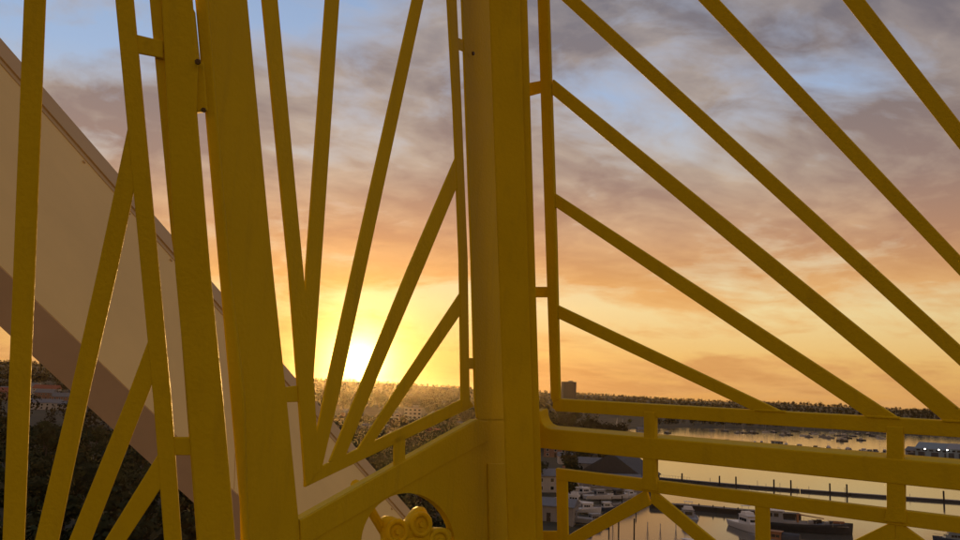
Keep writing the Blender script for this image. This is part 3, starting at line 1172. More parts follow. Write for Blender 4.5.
# waterfront right of the corner post
HR = [
    (572, 463, 13, 9, 3.4, 1.8, 'render', 'slate', 'low pale roofed building above the marina'),
    (551, 489, 15, 12, 5.0, 2.0, 'render', 'slate', 'pale boathouse tight against the corner post'),
    (590, 472, 11, 9, 4.0, 2.4, 'concrete', 'slate', 'small grey shed among the marina trees'),
    (556, 456, 12, 8, 4.5, 2.6, 'brick', 'slate', 'brick house behind the main rail near the corner post'),
    (612, 487, 20, 9, 3.2, 1.7, 'concrete', 'slate', 'long low marina office on the quay'),
    (606, 445, 16, 9, 4.8, 2.8, 'brick', 'slate', 'brick house on the wooded shore behind the rail'),
    (642, 428.5, 11, 8, 4.8, 3.0, 'render', 'slate', 'pale house at the head of the far inlet'),
    (552, 517, 12, 10, 3.6, 1.6, 'concrete', 'slate', 'grey workshop at the near end of the marina'),
]
for (u, v, a, b_, c_, d_, e_, f_, lab) in HR:
    house(u, v, a, b_, c_, d_, e_, f_, lab, turn=random.uniform(-0.4, 0.4), storeys=1 if c_ < 4.3 else 2, chimney=c_ > 4.3)
# dark-roofed boat shed whose gable runs down to the water
house(621, 481, 15, 24, 3.6, 7.4, 'dark', 'dark', 'steep dark roofed boat shed at the water edge', turn=math.radians(62), storeys=1, chimney=False, name='boat_shed', cat='shed')

# ------------------------------------------------------------------ boats


def hull_mesh(Lb, Bm, fb, mat_idx=0, full=0.45):
    mb = MB()
    ns = 11
    rows = []
    for i in range(ns):
        s_ = i / (ns - 1)
        t = max(0.0, (s_ - full) / (1 - full))
        hb = Bm / 2 * (1 - t ** 2.3) * (0.88 + 0.12 * min(1, s_ / 0.3))
        hb = max(hb, 0.03)
        sh = fb * (1 + 0.45 * s_ ** 2)
        x = (s_ - 0.5) * Lb
        xo = 0.10 * fb * t
        rows.append([(x - xo * 3, 0, -0.4), (x - xo, hb * 0.8, 0.05), (x, hb, sh * 0.75), (x + 0.02, hb * 1.03, sh),
                     (x + 0.02, hb * 0.9, sh), (x, hb * 0.88, sh - 0.15)])
    vs = []
    for r_ in rows:
        vs += r_ + [(a, -b, c) for a, b, c in r_]
    fs = []
    for i in range(ns - 1):
        A, B = i * 12, (i + 1) * 12
        for j in range(5):
            fs.append((A + j, B + j, B + j + 1, A + j + 1))
            fs.append((A + 6 + j + 1, B + 6 + j + 1, B + 6 + j, A + 6 + j))
        fs.append((A + 5, B + 5, B + 11, A + 11))
    fs.append((0, 1, 2, 3, 4, 5, 11, 10, 9, 8, 7, 6))
    mb.add(vs, fs)
    return mb


def add_hull(parent, Lb, Bm, fb, mat, full=0.45):
    mb = hull_mesh(Lb, Bm, fb, full=full)
    o = mb.build('hull', mat, parent)
    bm = bmesh.new()
    bm.from_mesh(o.data)
    bmesh.ops.recalc_face_normals(bm, faces=bm.faces)
    bm.to_mesh(o.data)
    bm.free()
    return o


def motorboat(loc, rz, Lb, Bm, label, group=None, hull='white', cabin='white', fly=False, canopy=None, name='motorboat', mast=False):
    b = empty(name, loc, rz)
    tag(b, label, 'boat', group)
    fb = 0.09 * Lb + 0.25
    add_hull(b, Lb, Bm, fb, M[hull])
    ch = 0.11 * Lb + 0.45
    cw_, cl = Bm * 0.66, Lb * 0.42
    mb = MB()
    z0, z1 = fb - 0.15, fb + ch
    xb, xf = -Lb * 0.14, -Lb * 0.14 + cl
    mb.add([(xb, -cw_ / 2, z0), (xf, -cw_ / 2 * 0.9, z0), (xf, cw_ / 2 * 0.9, z0), (xb, cw_ / 2, z0),
            (xb + 0.1, -cw_ / 2 * 0.9, z1), (xf - ch * 0.9, -cw_ / 2 * 0.85, z1), (xf - ch * 0.9, cw_ / 2 * 0.85, z1), (xb + 0.1, cw_ / 2 * 0.9, z1)],
           [(3, 2, 1, 0), (4, 5, 6, 7), (0, 1, 5, 4), (1, 2, 6, 5), (2, 3, 7, 6), (3, 0, 4, 7)])
    c = mb.build('cabin', M[cabin], b)
    zw = fb + ch * 0.52
    for sgn in (-1, 1):
        for q in range(3):
            xx = xb + 0.35 + (q + 0.5) * (cl - ch - 0.5) / 3
            MB().box((xx, sgn * (cw_ / 2 * 0.945), zw), ((cl - ch - 0.5) / 3 * 0.8, 0.09, ch * 0.34)).build('window', M['glass'], c)
    MB().box((xb + 0.02, 0, zw - 0.05), (0.10, cw_ * 0.6, ch * 0.5)).build('window', M['glass'], c)
    MB().box((xf - ch * 0.42, 0, zw), (0.16, cw_ * 0.72, ch * 0.30)).build('windscreen', M['glass'], c)
    MB().box(((xb + xf) / 2 - ch * 0.3, 0, z1 + 0.06), (cl - ch * 0.5, cw_ * 0.98, 0.12)).build('cabin_roof', M[cabin], c)
    if fly:
        f = MB().box((xb + cl * 0.3, 0, z1 + 0.5), (cl * 0.45, cw_ * 0.8, 0.75), taper=0.85).build('flybridge', M['white'], b)
        for sgn in (-1, 1):
            MB().tube((xb + cl * 0.15, sgn * cw_ * 0.3, z1 + 0.8), (xb + cl * 0.12, sgn * cw_ * 0.3, z1 + 2.2), 0.04, n=5).build('arch_post', M['alu'], f)
        MB().box((xb + cl * 0.15, 0, z1 + 2.22), (1.0, cw_ * 0.75, 0.1)).build('arch_top', M['white'], f)
    if canopy:
        mb = MB()
        n = 8
        vs = []
        for k in range(n + 1):
            t = math.pi * k / n
            for x in (-Lb * 0.46, xb):
                vs.append((x, math.cos(t) * cw_ * 0.55, fb + math.sin(t) * ch * 1.0))
        mb.add(vs, [(2 * k, 2 * k + 1, 2 * k + 3, 2 * k + 2) for k in range(n)] + [tuple(range(0, 2 * n + 2, 2))])
        mb.build('canopy', M[canopy], b)
    # bow rail
    mb = MB()
    pts = [(Lb * 0.12, Bm * 0.43, fb * 1.15), (Lb * 0.36, Bm * 0.30, fb * 1.3), (Lb * 0.49, 0, fb * 1.42), (Lb * 0.36, -Bm * 0.30, fb * 1.3), (Lb * 0.12, -Bm * 0.43, fb * 1.15)]
    for p, q in zip(pts, pts[1:]):
        mb.tube(Vector(p) + Vector((0, 0, 0.55)), Vector(q) + Vector((0, 0, 0.55)), 0.03, n=4)
    for p in pts:
        mb.tube(p, Vector(p) + Vector((0, 0, 0.55)), 0.025, n=4)
    mb.build('bow_rail', M['alu'], b)
    if mast:
        MB().tube((xb + cl * 0.3, 0, z1), (xb + cl * 0.3, 0, z1 + 0.35 * Lb), 0.05, 0.03, n=5).build('mast', M['alu'], b)
    return b


def sailboat(loc, rz, Lb, label, group=None, hull='white', mast_h=None, sails=False):
    b = empty('sailboat', loc, rz)
    tag(b, label, 'boat', group)
    Bm = Lb * 0.31
    fb = 0.08 * Lb + 0.25
    add_hull(b, Lb, Bm, fb, M[hull], full=0.35)
    mh = mast_h or Lb * 1.15
    c = MB().box((Lb * 0.02, 0, fb + 0.2), (Lb * 0.36, Bm * 0.5, 0.5), taper=0.86).build('cabin', M['white'], b)
    for sgn in (-1, 1):
        MB().box((Lb * 0.02, sgn * Bm * 0.24, fb + 0.22), (Lb * 0.2, 0.06, 0.16)).build('window', M['glass'], c)
    m = MB().tube((Lb * 0.08, 0, fb - 0.1), (Lb * 0.08, 0, fb + mh), 0.09, 0.06, n=6).build('mast', M['alu'], b)
    MB().tube((Lb * 0.08, 0, fb + 1.3), (-Lb * 0.36, 0, fb + 1.25), 0.07, n=6).build('boom', M['alu'], b)
    mb = MB()
    mb.tube((Lb * 0.08, 0, fb + mh), (Lb * 0.49, 0, fb * 1.4), 0.018, n=3)
    mb.tube((Lb * 0.08, 0, fb + mh), (-Lb * 0.49, 0, fb), 0.018, n=3)
    for sgn in (-1, 1):
        mb.tube((Lb * 0.08, 0, fb + mh * 0.95), (Lb * 0.06, sgn * Bm * 0.48, fb), 0.018, n=3)
        mb.tube((Lb * 0.08, 0, fb + mh * 0.5), (Lb * 0.08, sgn * Bm * 0.3, fb + mh * 0.5), 0.03, n=3)
    mb.build('rigging', M['alu'], b)
    if sails:
        mb = MB()
        n = 8
        vs = []
        for k in range(n + 1):
            t = k / n
            zz = fb + 1.5 + (mh - 1.7) * t
            x0, x1 = Lb * 0.07, Lb * 0.07 - (Lb * 0.42) * (1 - t)
            for q in range(5):
                xx = x0 + (x1 - x0) * q / 4
                yy = 0.12 * Lb * math.sin(math.pi * q / 4) * (1 - t)
                vs.append((xx, yy, zz))
                vs.append((xx, yy + 0.05, zz))
        fs = []
        for k in range(n):
            for q in range(4):
                a = (k * 5 + q) * 2
                e = a + 10
                fs += [(a, a + 2, e + 2, e), (a + 1, e + 1, e + 3, a + 3)]
        mb.add(vs, fs)
        mb.build('mainsail', M['sail'], b)
    return b


# sailing boats with hoisted sails in the far inlet
for (u, v, lab) in ((616.6, 432.3, 'white sail of the left boat in the far inlet'), (622.2, 432.4, 'white sail of the right boat in the far inlet')):
    p = ground(u, v)
    sailboat((p.x, p.y, 0), 0.55, 9.0, lab, 'sails in the far inlet', mast_h=13.0, sails=True)

# moored boats far out on the bay
MOOR = [(737.5, 433.3), (743, 433.2), (752, 433.1), (754.5, 433.4), (766, 432.6), (774, 432.5), (784, 431.8), (787, 433.3), (783, 435.5), (789, 435.2), (804, 436), (809, 437.3),
        (812, 434), (815, 434.2), (824, 437), (829, 438.2), (838, 436), (843, 435.2), (845, 435.8), (842, 438.8), (847, 438.4), (842, 441.3), (853, 436.5), (873, 436.3),
        (878, 437.4), (881, 438.8), (868, 434.8), (795, 431.6), (833, 433.1), (858, 434.2), (667.5, 433.3), (725, 431.4), (861, 440.5), (712, 431)]
for i, (u, v) in enumerate(MOOR):
    p = ground(u, v)
    rz = math.radians(160) + random.uniform(-0.25, 0.25)
    if i % 3 == 1:
        sailboat((p.x, p.y, 0), rz, random.uniform(8, 11), 'small sailing boat with bare mast moored far out on the bay', 'sailing boats moored on the far bay', hull=random.choice(['navy', 'white']))
    else:
        motorboat((p.x, p.y, 0), rz, random.uniform(7, 11), 3.0, 'small dark motor boat moored far out on the bay', 'motor boats moored on the far bay', hull=random.choice(['navy', 'grey', 'dark']), cabin=random.choice(['white', 'grey']))


def strip(a, b, width, z0, z1):
    """box along a->b (2D points)"""
    a, b = Vector((a[0], a[1])), Vector((b[0], b[1]))
    d = (b - a)
    c = (a + b) / 2
    return (c.x, c.y, (z0 + z1) / 2), (d.length, width, z1 - z0), math.atan2(d.y, d.x)


def pile(parent, p, h, r=0.32, o=Vector((0, 0, 0)), mat='timber'):
    mb = MB()
    mb.tube((p.x - o.x, p.y - o.y, -2.5), (p.x - o.x, p.y - o.y, h), r, r * 0.9, n=8)
    mb.tube((p.x - o.x, p.y - o.y, h), (p.x - o.x, p.y - o.y, h + 0.18), r * 1.1, r * 0.4, n=8)
    return mb.build('pile', M[mat], parent)


# long floating breakwater across the basin
pts = [ground(u, v) for u, v in ((628, 476.6), (657, 479.2), (700, 483.2), (750, 487.6), (800, 491.4), (850, 495.2), (905, 499.0), (960, 502.8), (1060, 510), (1180, 519))]
bw = empty('floating_breakwater', (pts[0].x, pts[0].y, 0))
tag(bw, 'long low floating breakwater with dark piles crossing the basin', 'breakwater')
o0 = pts[0]
for a, b in zip(pts, pts[1:]):
    d = (b - a).normalized()
    n_ = max(1, int((b - a).length / 12))
    for k in range(n_):
        p, q = a + (b - a) * (k / n_) + d * 0.12, a + (b - a) * ((k + 1) / n_) - d * 0.12
        c, s_, rz = strip(p - o0, q - o0, 2.6, -0.5, 0.75)
        pm = MB().box(c, s_, rz).build('pontoon', M['dark'], bw)
        c, s_, rz = strip(p - o0, q - o0, 2.4, 0.753, 0.86)
        MB().box(c, s_, rz).build('deck', M['concrete'], pm)
for u, v, top in ((682, 482.2, 3.4), (719.5, 485.6, 3.6), (736, 487.0, 3.8), (774, 490.0, 3.8), (791, 491.3, 4.0), (830, 494.3, 3.9), (847, 495.6, 4.0), (944, 502.4, 3.9), (1010, 507, 3.9), (1040, 509, 3.9)):
    pile(bw, ground(u, v), top, 0.34, o0)
for u, v, top in ((710, 484.2, 2.4), (757.5, 488.2, 2.8), (766, 488.8, 1.8), (780, 489.9, 2.4), (797, 491.2, 1.5), (809, 492.2, 2.0), (910, 499.4, 1.9), (845, 495, 2.6)):
    pile(bw, ground(u, v), top, 0.10, o0, 'alu')
mb = MB()
for k in range(12):
    p = ground(658 + k * 2.9, 479.4 + k * 0.27) - o0
    mb.tube((p.x, p.y, 0.85), (p.x, p.y, 1.95), 0.06, n=4)
    if k:
        mb.tube((q.x, q.y, 1.9), (p.x, p.y, 1.9), 0.05, n=4)
    q = p
mb.build('handrail', M['alu'], bw)

# dark inner quay wall
pts = [ground(u, v) for u, v in ((650, 507.5), (690, 509.5), (716, 512.0), (745, 514.6), (775, 517), (800, 518.5))]
qw = empty('inner_jetty', (pts[0].x, pts[0].y, 0))
tag(qw, 'dark timber jetty behind the white boats, nearer than the breakwater', 'jetty')
o0 = pts[0]
for a, b in zip(pts, pts[1:]):
    d = (b - a).normalized()
    c, s_, rz = strip(a - o0 + d * 0.02, b - o0 - d * 0.02, 3.0, -0.4, 1.35)
    f = MB().box(c, s_, rz).build('fascia', M['timber'], qw)
    n_ = max(2, int((b - a).length / 3))
    for k in range(n_):
        p, q = a + (b - a) * (k / n_) + d * 0.05, a + (b - a) * ((k + 1) / n_) - d * 0.05
        c, s_, rz = strip(p - o0, q - o0, 3.2, 1.353, 1.45)
        MB().box(c, s_, rz).build('plank', M['deck'], f)
for u, v in ((699, 510), (713, 511.6), (724, 512.6), (738, 514)):
    pile(qw, ground(u, v + 0.6), 1.9, 0.2, o0)

# mid-distance marina: a pontoon lined with berthed boats
pts = [ground(u, v) for u, v in ((711, 441.0), (745, 444.0), (800, 447.6), (850, 451.6), (890, 455.0), (912, 457))]
md = empty('marina_pontoon', (pts[0].x, pts[0].y, 0))
tag(md, 'low marina pontoon lined with berthed boats across the middle of the bay', 'pontoon')
o0 = pts[0]
for a, b in zip(pts, pts[1:]):
    c, s_, rz = strip(a - o0, b - o0, 3.0, -0.3, 0.6)
    MB().box(c, s_, rz).build('deck', M['deck'], md)
tot = [0]
for a, b in zip(pts, pts[1:]):
    tot.append(tot[-1] + (b - a).length)
s_ = 22.0
gaps = random.Random(5)
i = 0
while s_ < tot[-1] - 4:
    k = max(j for j in range(len(pts) - 1) if tot[j] <= s_)
    a, b = pts[k], pts[k + 1]
    d = (b - a).normalized()
    p = a + d * (s_ - tot[k])
    nrm = Vector((-d.y, d.x, 0))
    ln = gaps.uniform(7.5, 12)
    side_ = 1 if i % 2 else -1
    q = p + nrm * side_ * (ln / 2 + 1.8)
    rz = math.atan2(nrm.y * side_, nrm.x * side_)
    if gaps.random() < 0.35:
        sailboat((q.x, q.y, 0), rz, ln, 'small masted sailing boat berthed in the row along the marina pontoon', 'sailing boats berthed along the marina pontoon', hull=gaps.choice(['navy', 'white', 'grey']))
    else:
        motorboat((q.x, q.y, 0), rz, ln, 3.3, 'small motor boat berthed in the row along the marina pontoon', 'motor boats berthed along the marina pontoon', hull=gaps.choice(['white', 'navy', 'dark']), cabin=gaps.choice(['white', 'grey', 'dark']), fly=gaps.random() < 0.4)
    s_ += gaps.uniform(2.6, 5.2) if gaps.random() < 0.9 else 9.0
    i += 1
# fuel hut on the pontoon, and two tall lamp masts
p = ground(777, 445.9)
fh = empty('pontoon_hut', (p.x, p.y, 0.6), face_cam(p.x, p.y) - 0.6)
tag(fh, 'small blue hut with brown roof on the marina pontoon', 'hut')
MB().box((0, 0, 1.5), (9, 3.0, 3.0)).build('wall', M['shed'], fh)
MB().box((1.2, 0, 3.15), (13, 3.8, 0.3)).build('roof', M['orange'], fh)
for x in (-2.5, 0.2, 2.8):
    MB().box((x, -1.53, 1.7), (1.3, 0.08, 1.1)).build('window', M['glass'], fh)
for u, v, hh, lab in ((711, 440.6, 7.5, 'slim dark mast at the left end of the marina pontoon'), (767, 445.4, 10.5, 'slim pale mast standing beside the pontoon hut')):
    p = ground(u, v)
    t = empty('mast_post', (p.x, p.y, 0))
    tag(t, lab, 'mast')
    MB().tube((0, 0, -1), (0, 0, hh), 0.22, 0.12, n=8).build('pole', M['alu'], t)
    MB().box((0, 0, hh + 0.2), (1.2, 0.3, 0.35)).build('light_bar', M['grey'], t)

# ------------------------------------------------------------------ port sheds at the right
p0 = ground(932, 461)
qa, qb = ground(903, 459.6), ground(1120, 478)
quay = empty('quay', (qa.x, qa.y, 0))
tag(quay, 'dark quay wall under the blue grey port sheds', 'quay')
dq = (qb - qa).normalized()
nq = Vector((-dq.y, dq.x, 0))
if nq.y < 0:
    nq = -nq
c, s_, rz = strip(qa + nq * 30 - qa, qb + nq * 30 - qa, 60, -2, 1.7)
MB().box(c, s_, rz).build('apron', M['concrete'], quay)
c, s_, rz = strip(-nq * 0.3, qb - nq * 0.3 - qa, 0.5, -2, 2.0)
MB().box(c, s_, rz).build('quay_wall', M['dark'], quay)


def shed(u, v, wid, dep, wh, rh, label, mat='shed', roof='slate', back=8.0, doors=3):
    p = ground(u, v, 1.7) + nq * back
    h = empty('port_shed', (p.x, p.y, 1.7), math.atan2(dq.y, dq.x))
    tag(h, label, 'shed')
    placed.append((p.x, p.y))
    MB().box((0, 0, wh / 2), (wid, dep, wh)).build('wall', M[mat], h)
    W, Dp, e = wid / 2 + 0.4, dep / 2 + 0.4, wh + 0.003
    mb = MB()
    mb.add([(-W, -Dp, e), (W, -Dp, e), (W, Dp, e), (-W, Dp, e), (-W, 0, e + rh), (W, 0, e + rh)], [(3, 2, 1, 0), (0, 1, 5, 4), (2, 3, 4, 5), (0, 4, 3), (1, 2, 5)])
    mb.build('roof', M[roof], h)
    for i in range(doors):
        x = (i + 0.5) / doors * wid - wid / 2
        d = MB().box((x, -dep / 2 - 0.04, wh * 0.34), (wid / doors * 0.55, 0.16, wh * 0.68)).build('roller_door', M['dark'], h)
        MB().box((x, -dep / 2 - 0.14, wh * 0.05), (wid / doors * 0.5, 0.05, 0.2)).build('handle', M['alu'], d)
    for i in range(doors * 2):
        x = (i + 0.5) / (doors * 2) * wid - wid / 2
        MB().box((x, -dep / 2 - 0.04, wh * 0.84), (wid / doors * 0.3, 0.12, wh * 0.14)).build('window', M['glass'], h)


shed(935, 459.5, 24, 16, 6.5, 4.0, 'large blue grey port shed at the right edge', roof='shed')
shed(962, 462, 18, 16, 7.5, 3.4, 'blue grey port shed cut off by the right edge', roof='grey')
shed(911, 457.6, 9, 12, 4.6, 2.4, 'small grey port shed beside the right upright', mat='grey', doors=1)
for u, v, hh, lab in ((925, 459.2, 6.3, 'lit quay lamp left of the large port shed'), (939, 460.3, 6.4, 'lit quay lamp before the large port shed door'), (947.5, 461.0, 6.6, 'lit quay lamp at the right end of the large port shed'), (886.3, 456.3, 1.4, 'lit lamp low on the end of the marina pontoon'), (600, 433, 6.5, 'lit street lamp on the wooded shore left of the white sails')):
    zb = 1.7 if u > 900 else (0.6 if u > 800 else None)
    p = ground(u, v, 1.7 if zb is None else zb)
    if zb is None:
        zb = hgt(p.x, p.y)
    t = empty('lamp_post', (p.x, p.y, zb))
    tag(t, lab, 'street lamp')
    MB().tube((0, 0, 0), (0, 0, hh), 0.12, 0.08, n=6).build('pole', M['grey'], t)
    MB().box((0, -0.3, hh + 0.3), (0.8, 0.6, 0.6), taper=0.7).build('lamp_head', M['lamp'], t)

# ------------------------------------------------------------------ near boats
p = ground(688, 520.5)
motorboat((p.x, p.y, 0), math.atan2(p.y, p.x) + 0.12, 11, 4.8, 'grey cabin cruiser seen from astern under the right brace', hull='grey', cabin='grey', fly=True, name='cabin_cruiser')
p = ground(748, 530)
motorboat((p.x, p.y, 0), math.atan2(-p.y, -p.x) + 0.5, 15, 4.8, 'white motor yacht left of the dark workboat', hull='white', cabin='white', fly=True, name='motor_yacht')
p = ground(690, 552)
motorboat((p.x, p.y, 0), 2.2, 9, 3.2, 'boat with a dark canopy at the lower edge below the brace', hull='navy', cabin='white', canopy='dark')


def workboat(loc, rz):
    b = empty('workboat', loc, rz)
    tag(b, 'dark steel workboat with long flat deck moored by the jetty', 'boat')
    add_hull(b, 23, 7.0, 1.9, M['dark'], full=0.6)
    MB().box((2, 0, 1.98), (16, 5.4, 0.12)).build('deck', M['deck'], b)
    c = MB().box((-8, 0, 3.3), (4.4, 4.4, 2.8), taper=0.9).build('wheelhouse', M['grey'], b)
    for k in (-1.3, 0, 1.3):
        MB().box((-5.9, k, 3.8), (0.16, 1.0, 0.9)).build('window', M['glass'], c)
    for sgn in (-1, 1):
        for k in (-9.2, -7.6):
            MB().box((k, sgn * 2.12, 3.8), (1.1, 0.14, 0.9)).build('window', M['glass'], c)
    MB().box((-8, 0, 4.85), (5, 4.8, 0.18)).build('wheelhouse_roof', M['white'], c)
    MB().tube((-8.4, 0, 4.9), (-8.4, 0, 8.6), 0.09, 0.05, n=6).build('mast', M['alu'], b)
    a = MB().tube((-2, 0, 2.0), (-2, 0, 4.2), 0.3, n=8).build('crane_post', M['orange'], b)
    MB().tube((-2, 0, 4.1), (4.5, 0, 3.4), 0.2, 0.12, n=6).build('crane_jib', M['orange'], a)
    rr = random.Random(3)
    for k in range(7):
        MB().box((1 + k * 1.3, rr.uniform(-1.8, 1.8), 2.04 + 0.45), (rr.uniform(0.8, 1.5), rr.uniform(0.8, 1.6), rr.uniform(0.6, 0.9))).build('deck_crate', M[rr.choice(['grey', 'timber', 'dark', 'orange'])], b)
    for k in range(6):
        for sgn in (-1, 1):
            MB().tube((-2 + k * 2, sgn * (3.1 if k < 5 else 2.2), 1.9), (-2 + k * 2, sgn * (3.1 if k < 5 else 2.2), 2.9), 0.04, n=4).build('stanchion', M['alu'], b)
    for k in range(5):
        MB().tube((-8 + k * 4, 3.6, 0.9), (-8 + k * 4, 3.95, 0.9), 0.5, n=10).build('tyre_fender', M['timber'], b)


p = ground(806, 531)
workboat((p.x, p.y, 0), -0.22)
p = ground(775, 545)
motorboat((p.x, p.y, 0), 2.6, 12, 4.2, 'grey boat with brown cabin in front of the dark workboat', hull='grey', cabin='orange', canopy='dark')
p = ground(955, 544)
motorboat((p.x, p.y, 0), 2.9, 10, 3.6, 'blue boat cut off by the lower right corner', hull='navy', cabin='shed', mast=True)

# sailing boats below the picture whose bare masts rise into view
for u, v, L_, mh, lab in ((646, 610, 10, 12.0, 'bare mast rising left of the brace, left one of the pair'), (659, 612, 9.5, 12.0, 'bare mast rising left of the brace, right one of the pair'),
                          (675, 606, 9, 11.6, 'bare mast with spreaders just below the brace'), (611, 590, 8.5, 10.5, 'bare mast nearest the marina quay')):
    p = ground(u, v)
    sailboat((p.x, p.y, 0), 1.2, L_, lab, mast_h=mh)

# marina at the left of the basin: finger pontoons with motor boats
BO = [(574, 512.5, 10.5, 2.75, 'white', 'white', True, 'white flybridge boat in the marina beside the lower frame upright'),
      (586, 516.5, 8.5, 0.1, 'white', 'white', False, 'low white boat lying broadside at the marina edge'),
      (599, 504, 10, 0.35, 'white', 'grey', False, 'grey cabined boat in the marina under the steep dark roof'),
      (584, 502.5, 9, 0.5, 'grey', 'white', False, 'grey hulled boat behind the white flybridge boat'),
      (617, 500.5, 10, 0.6, 'white', 'dark', False, 'dark cabined boat closest to the open basin'),
      (606, 510.5, 8.0, 0.2, 'navy', 'white', False, 'navy boat at the outer end of the marina'),
      (571, 497, 9, 0.4, 'white', 'white', False, 'white boat farthest back in the marina'),
      (572, 527, 10, 2.9, 'grey', 'grey', False, 'grey boat under the brace at the near end of the marina'),
      (629, 497.5, 8, 0.7, 'white', 'white', False, 'small white boat by the stub at the marina mouth'),
      (594, 524, 9, 0.3, 'navy', 'grey', False, 'navy boat hidden mostly by the left brace'),
      (562, 509, 9, 0.4, 'white', 'white', False, 'white boat tight behind the lower frame upright')]
for (u, v, L_, rz, hu, ca, fl, lab) in BO:
    p = ground(u, v)
    zz = hgt(p.x, p.y)
    motorboat((p.x, p.y, 0.0 if zz < 0.3 else zz + 0.35), rz, L_, 3.2, lab, hull=hu, cabin=ca, fly=fl)
pts = [ground(u, v) for u, v in ((566, 505), (600, 508), (628, 503.5))]
fp = empty('marina_walkway', (pts[0].x, pts[0].y, 0))
tag(fp, 'timber walkway pontoon between the boats of the near marina', 'pontoon')
o0 = pts[0]
for a, b in zip(pts, pts[1:]):
    d = (b - a).normalized()
    n_ = int((b - a).length / 2)
    for k in range(n_):
        p, q = a + (b - a) * (k / n_) + d * 0.03, a + (b - a) * ((k + 1) / n_) - d * 0.03
        c, s_, rz = strip(p - o0, q - o0, 2.0, 0.35, 0.6)
        MB().box(c, s_, rz).build('plank', M['deck'], fp)
for u, v, tp in ((634, 543, 5.2), (618.5, 536, 4.6), (612, 506, 2.6), (600, 509, 2.6), (622, 505, 2.6), (609, 530, 3.2), (636, 512, 3.0)):
    pile(fp, ground(u, v), tp, 0.18, o0)

# ------------------------------------------------------------------ planting
lw = lambda u, v: v > 424 + max(0, (60 - u)) * 0.05
scatter(95, -30, 250, 424, 600, 5.5, (0.75, 1.25), 'dark leafy tree in the unlit wood below the girder', 'trees of the dark wood at the left', lw)
scatter(42, 255, 480, 396, 520, 7, (0.7, 1.1), 'dark leafy tree among the houses beyond the door', 'trees among the houses beyond the door')
scatter(44, 520, 640, 408, 500, 7, (0.7, 1.15), 'dark leafy tree on the waterfront right of the corner post', 'trees on the waterfront by the marina')
scatter(8, 902, 922, 440, 455, 7, (0.7, 1.0), 'grey green tree behind the small port shed', 'trees behind the port sheds')


def far_wood():
    r = np.random.default_rng(11)
    N = 30000
    az = np.radians(r.uniform(-36, 38, N))
    rr = np.exp(r.uniform(math.log(430), math.log(3300), N))
    P = np.stack([rr * np.sin(az), rr * np.cos(az)], 1)
    h = terrain_h(P)
    d = poly_sdf(P, BAY)
    clump = lumps(P[:, 0], P[:, 1], 0.012, 5)
    ok = (h > 1.0) & (d > 8) & ((clump > -0.22) | (rr > 1300))
    B = np.array(placed)
    azd = np.degrees(az)
    keep = np.ones(N, bool)
    for bx, by in B:
        keep &= (P[:, 0] - bx) ** 2 + (P[:, 1] - by) ** 2 > 13 ** 2
    # keep the view to the houses at the left and the port free
    keep &= ~((azd < -22) & (rr < 960) & (r.random(N) < 0.93))
    keep &= ~((azd > 26) & (rr < 800))
    ok &= keep
    P, h, rr = P[ok], h[ok], rr[ok]
    if len(P) > 11000:
        P, h, rr = P[:11000], h[:11000], rr[:11000]
    n = len(P)
    K = 62
    size = r.uniform(0.7, 1.25, n) * np.where(rr > 1400, 0.85, 0.95) * (1 + 0.45 * lumps(P[:, 0], P[:, 1], 0.012, 9)) * np.where(r.random(n) < 0.05, 1.35, 1.0)
    d = r.normal(size=(n, K, 3))
    d /= np.linalg.norm(d, axis=2, keepdims=True)
    rad = r.uniform(0.5, 1.05, (n, K, 1))
    ctr = np.concatenate([P, h[:, None]], 1)[:, None, :] + (d * rad * np.array([4.2, 4.2, 4.4]) + np.array([0, 0, 5.2])) * size[:, None, None]
    a = np.cross(d, r.normal(size=(n, K, 3)))
    a /= np.linalg.norm(a, axis=2, keepdims=True) + 1e-9
    b = np.cross(d, a) + d * r.uniform(-0.5, 0.5, (n, K, 1))
    s_ = r.uniform(0.5, 1.0, (n, K, 1)) * size[:, None, None]
    V = np.stack([ctr - a * s_, ctr - b * s_ * 0.8, ctr + a * s_, ctr + b * s_ * 0.8], 2).reshape(-1, 3)
    nq_ = n * K
    me = bpy.data.meshes.new('far_woods')
    me.vertices.add(len(V))
    me.vertices.foreach_set('co', V.ravel())
    me.loops.add(nq_ * 4)
    me.loops.foreach_set('vertex_index', np.arange(nq_ * 4, dtype=np.int32))
    me.polygons.add(nq_)
    me.polygons.foreach_set('loop_start', np.arange(0, nq_ * 4, 4, dtype=np.int32))
    me.polygons.foreach_set('loop_total', np.full(nq_, 4, dtype=np.int32))
    me.materials.append(M['wood'])
    me.update()
    me.validate()
    o = link('far_woods', me)
    tag(o, 'dark woods covering the far shore and the hills', 'woods', kind='stuff')
    print('far trees', n)


far_wood()


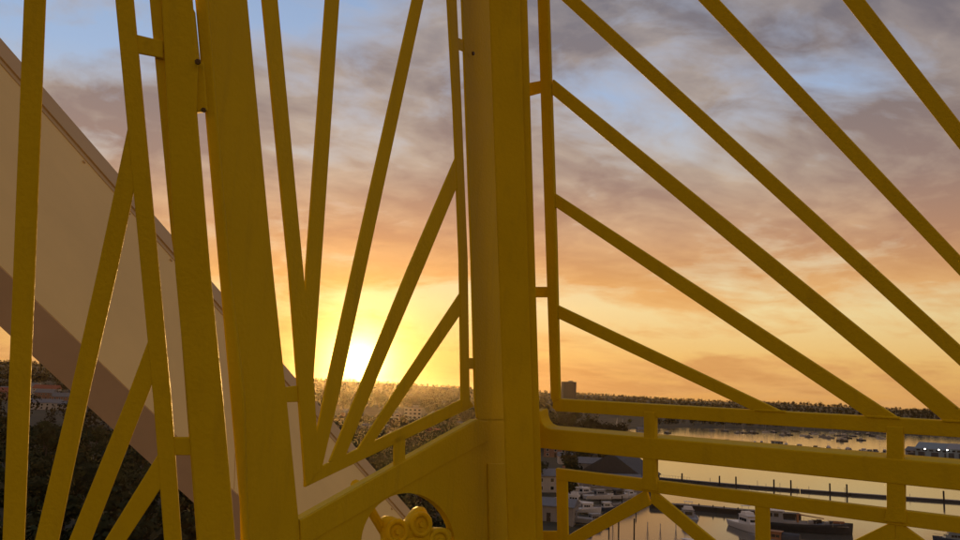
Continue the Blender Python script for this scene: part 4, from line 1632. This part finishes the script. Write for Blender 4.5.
def near_scrub():
    r = np.random.default_rng(21)
    N = 2600
    az = np.radians(r.uniform(-42, 3, N))
    rr = np.sqrt(r.uniform(75 ** 2, 470 ** 2, N))
    P = np.stack([rr * np.sin(az), rr * np.cos(az)], 1)
    h = terrain_h(P)
    ok = (h > 0.8)
    for bx, by in placed:
        ok &= (P[:, 0] - bx) ** 2 + (P[:, 1] - by) ** 2 > 4 ** 2
    P, h = P[ok], h[ok]
    n, K = len(P), 60
    size = r.uniform(0.5, 1.2, n)
    d = r.normal(size=(n, K, 3))
    d /= np.linalg.norm(d, axis=2, keepdims=True)
    d[:, :, 2] = np.abs(d[:, :, 2])
    rad = r.uniform(0.55, 1.05, (n, K, 1))
    ctr = np.concatenate([P, h[:, None]], 1)[:, None, :] + d * rad * np.array([3.6, 3.6, 3.4]) * size[:, None, None]
    a = np.cross(d, r.normal(size=(n, K, 3)))
    a /= np.linalg.norm(a, axis=2, keepdims=True) + 1e-9
    b = np.cross(d, a) + d * r.uniform(-0.5, 0.5, (n, K, 1))
    s_ = r.uniform(0.4, 0.8, (n, K, 1)) * size[:, None, None]
    V = np.stack([ctr - a * s_, ctr - b * s_ * 0.8, ctr + a * s_, ctr + b * s_ * 0.8], 2).reshape(-1, 3)
    me = bpy.data.meshes.new('scrub')
    me.from_pydata(V.tolist(), [], np.arange(len(V)).reshape(-1, 4).tolist())
    me.materials.append(M['leaf0'])
    o = link('scrub', me)
    tag(o, 'dark scrub covering the slope below the gondola', 'scrub', kind='stuff')


near_scrub()

# ------------------------------------------------------------------ evening haze, added as a warm glow veiling the land near the sun
mb = MB()
mb.box((0, 0, 42.5), (10800, 10800, 99))
hm = bpy.data.materials.new('glow_haze')
hm.use_nodes = True
ht = hm.node_tree
ht.nodes.remove(ht.nodes['Principled BSDF'])
pv = ht.nodes.new('ShaderNodeVolumePrincipled')
pv.inputs['Color'].default_value = (0.95, 0.82, 0.60, 1)
pv.inputs['Density'].default_value = 0.000017
pv.inputs['Anisotropy'].default_value = 0.88
ht.links.new(pv.outputs[0], ht.nodes['Material Output'].inputs['Volume'])
hz_o = mb.build('haze', hm)
tag(hz_o, 'thin evening haze added to give the land a warm glow', kind='stuff')
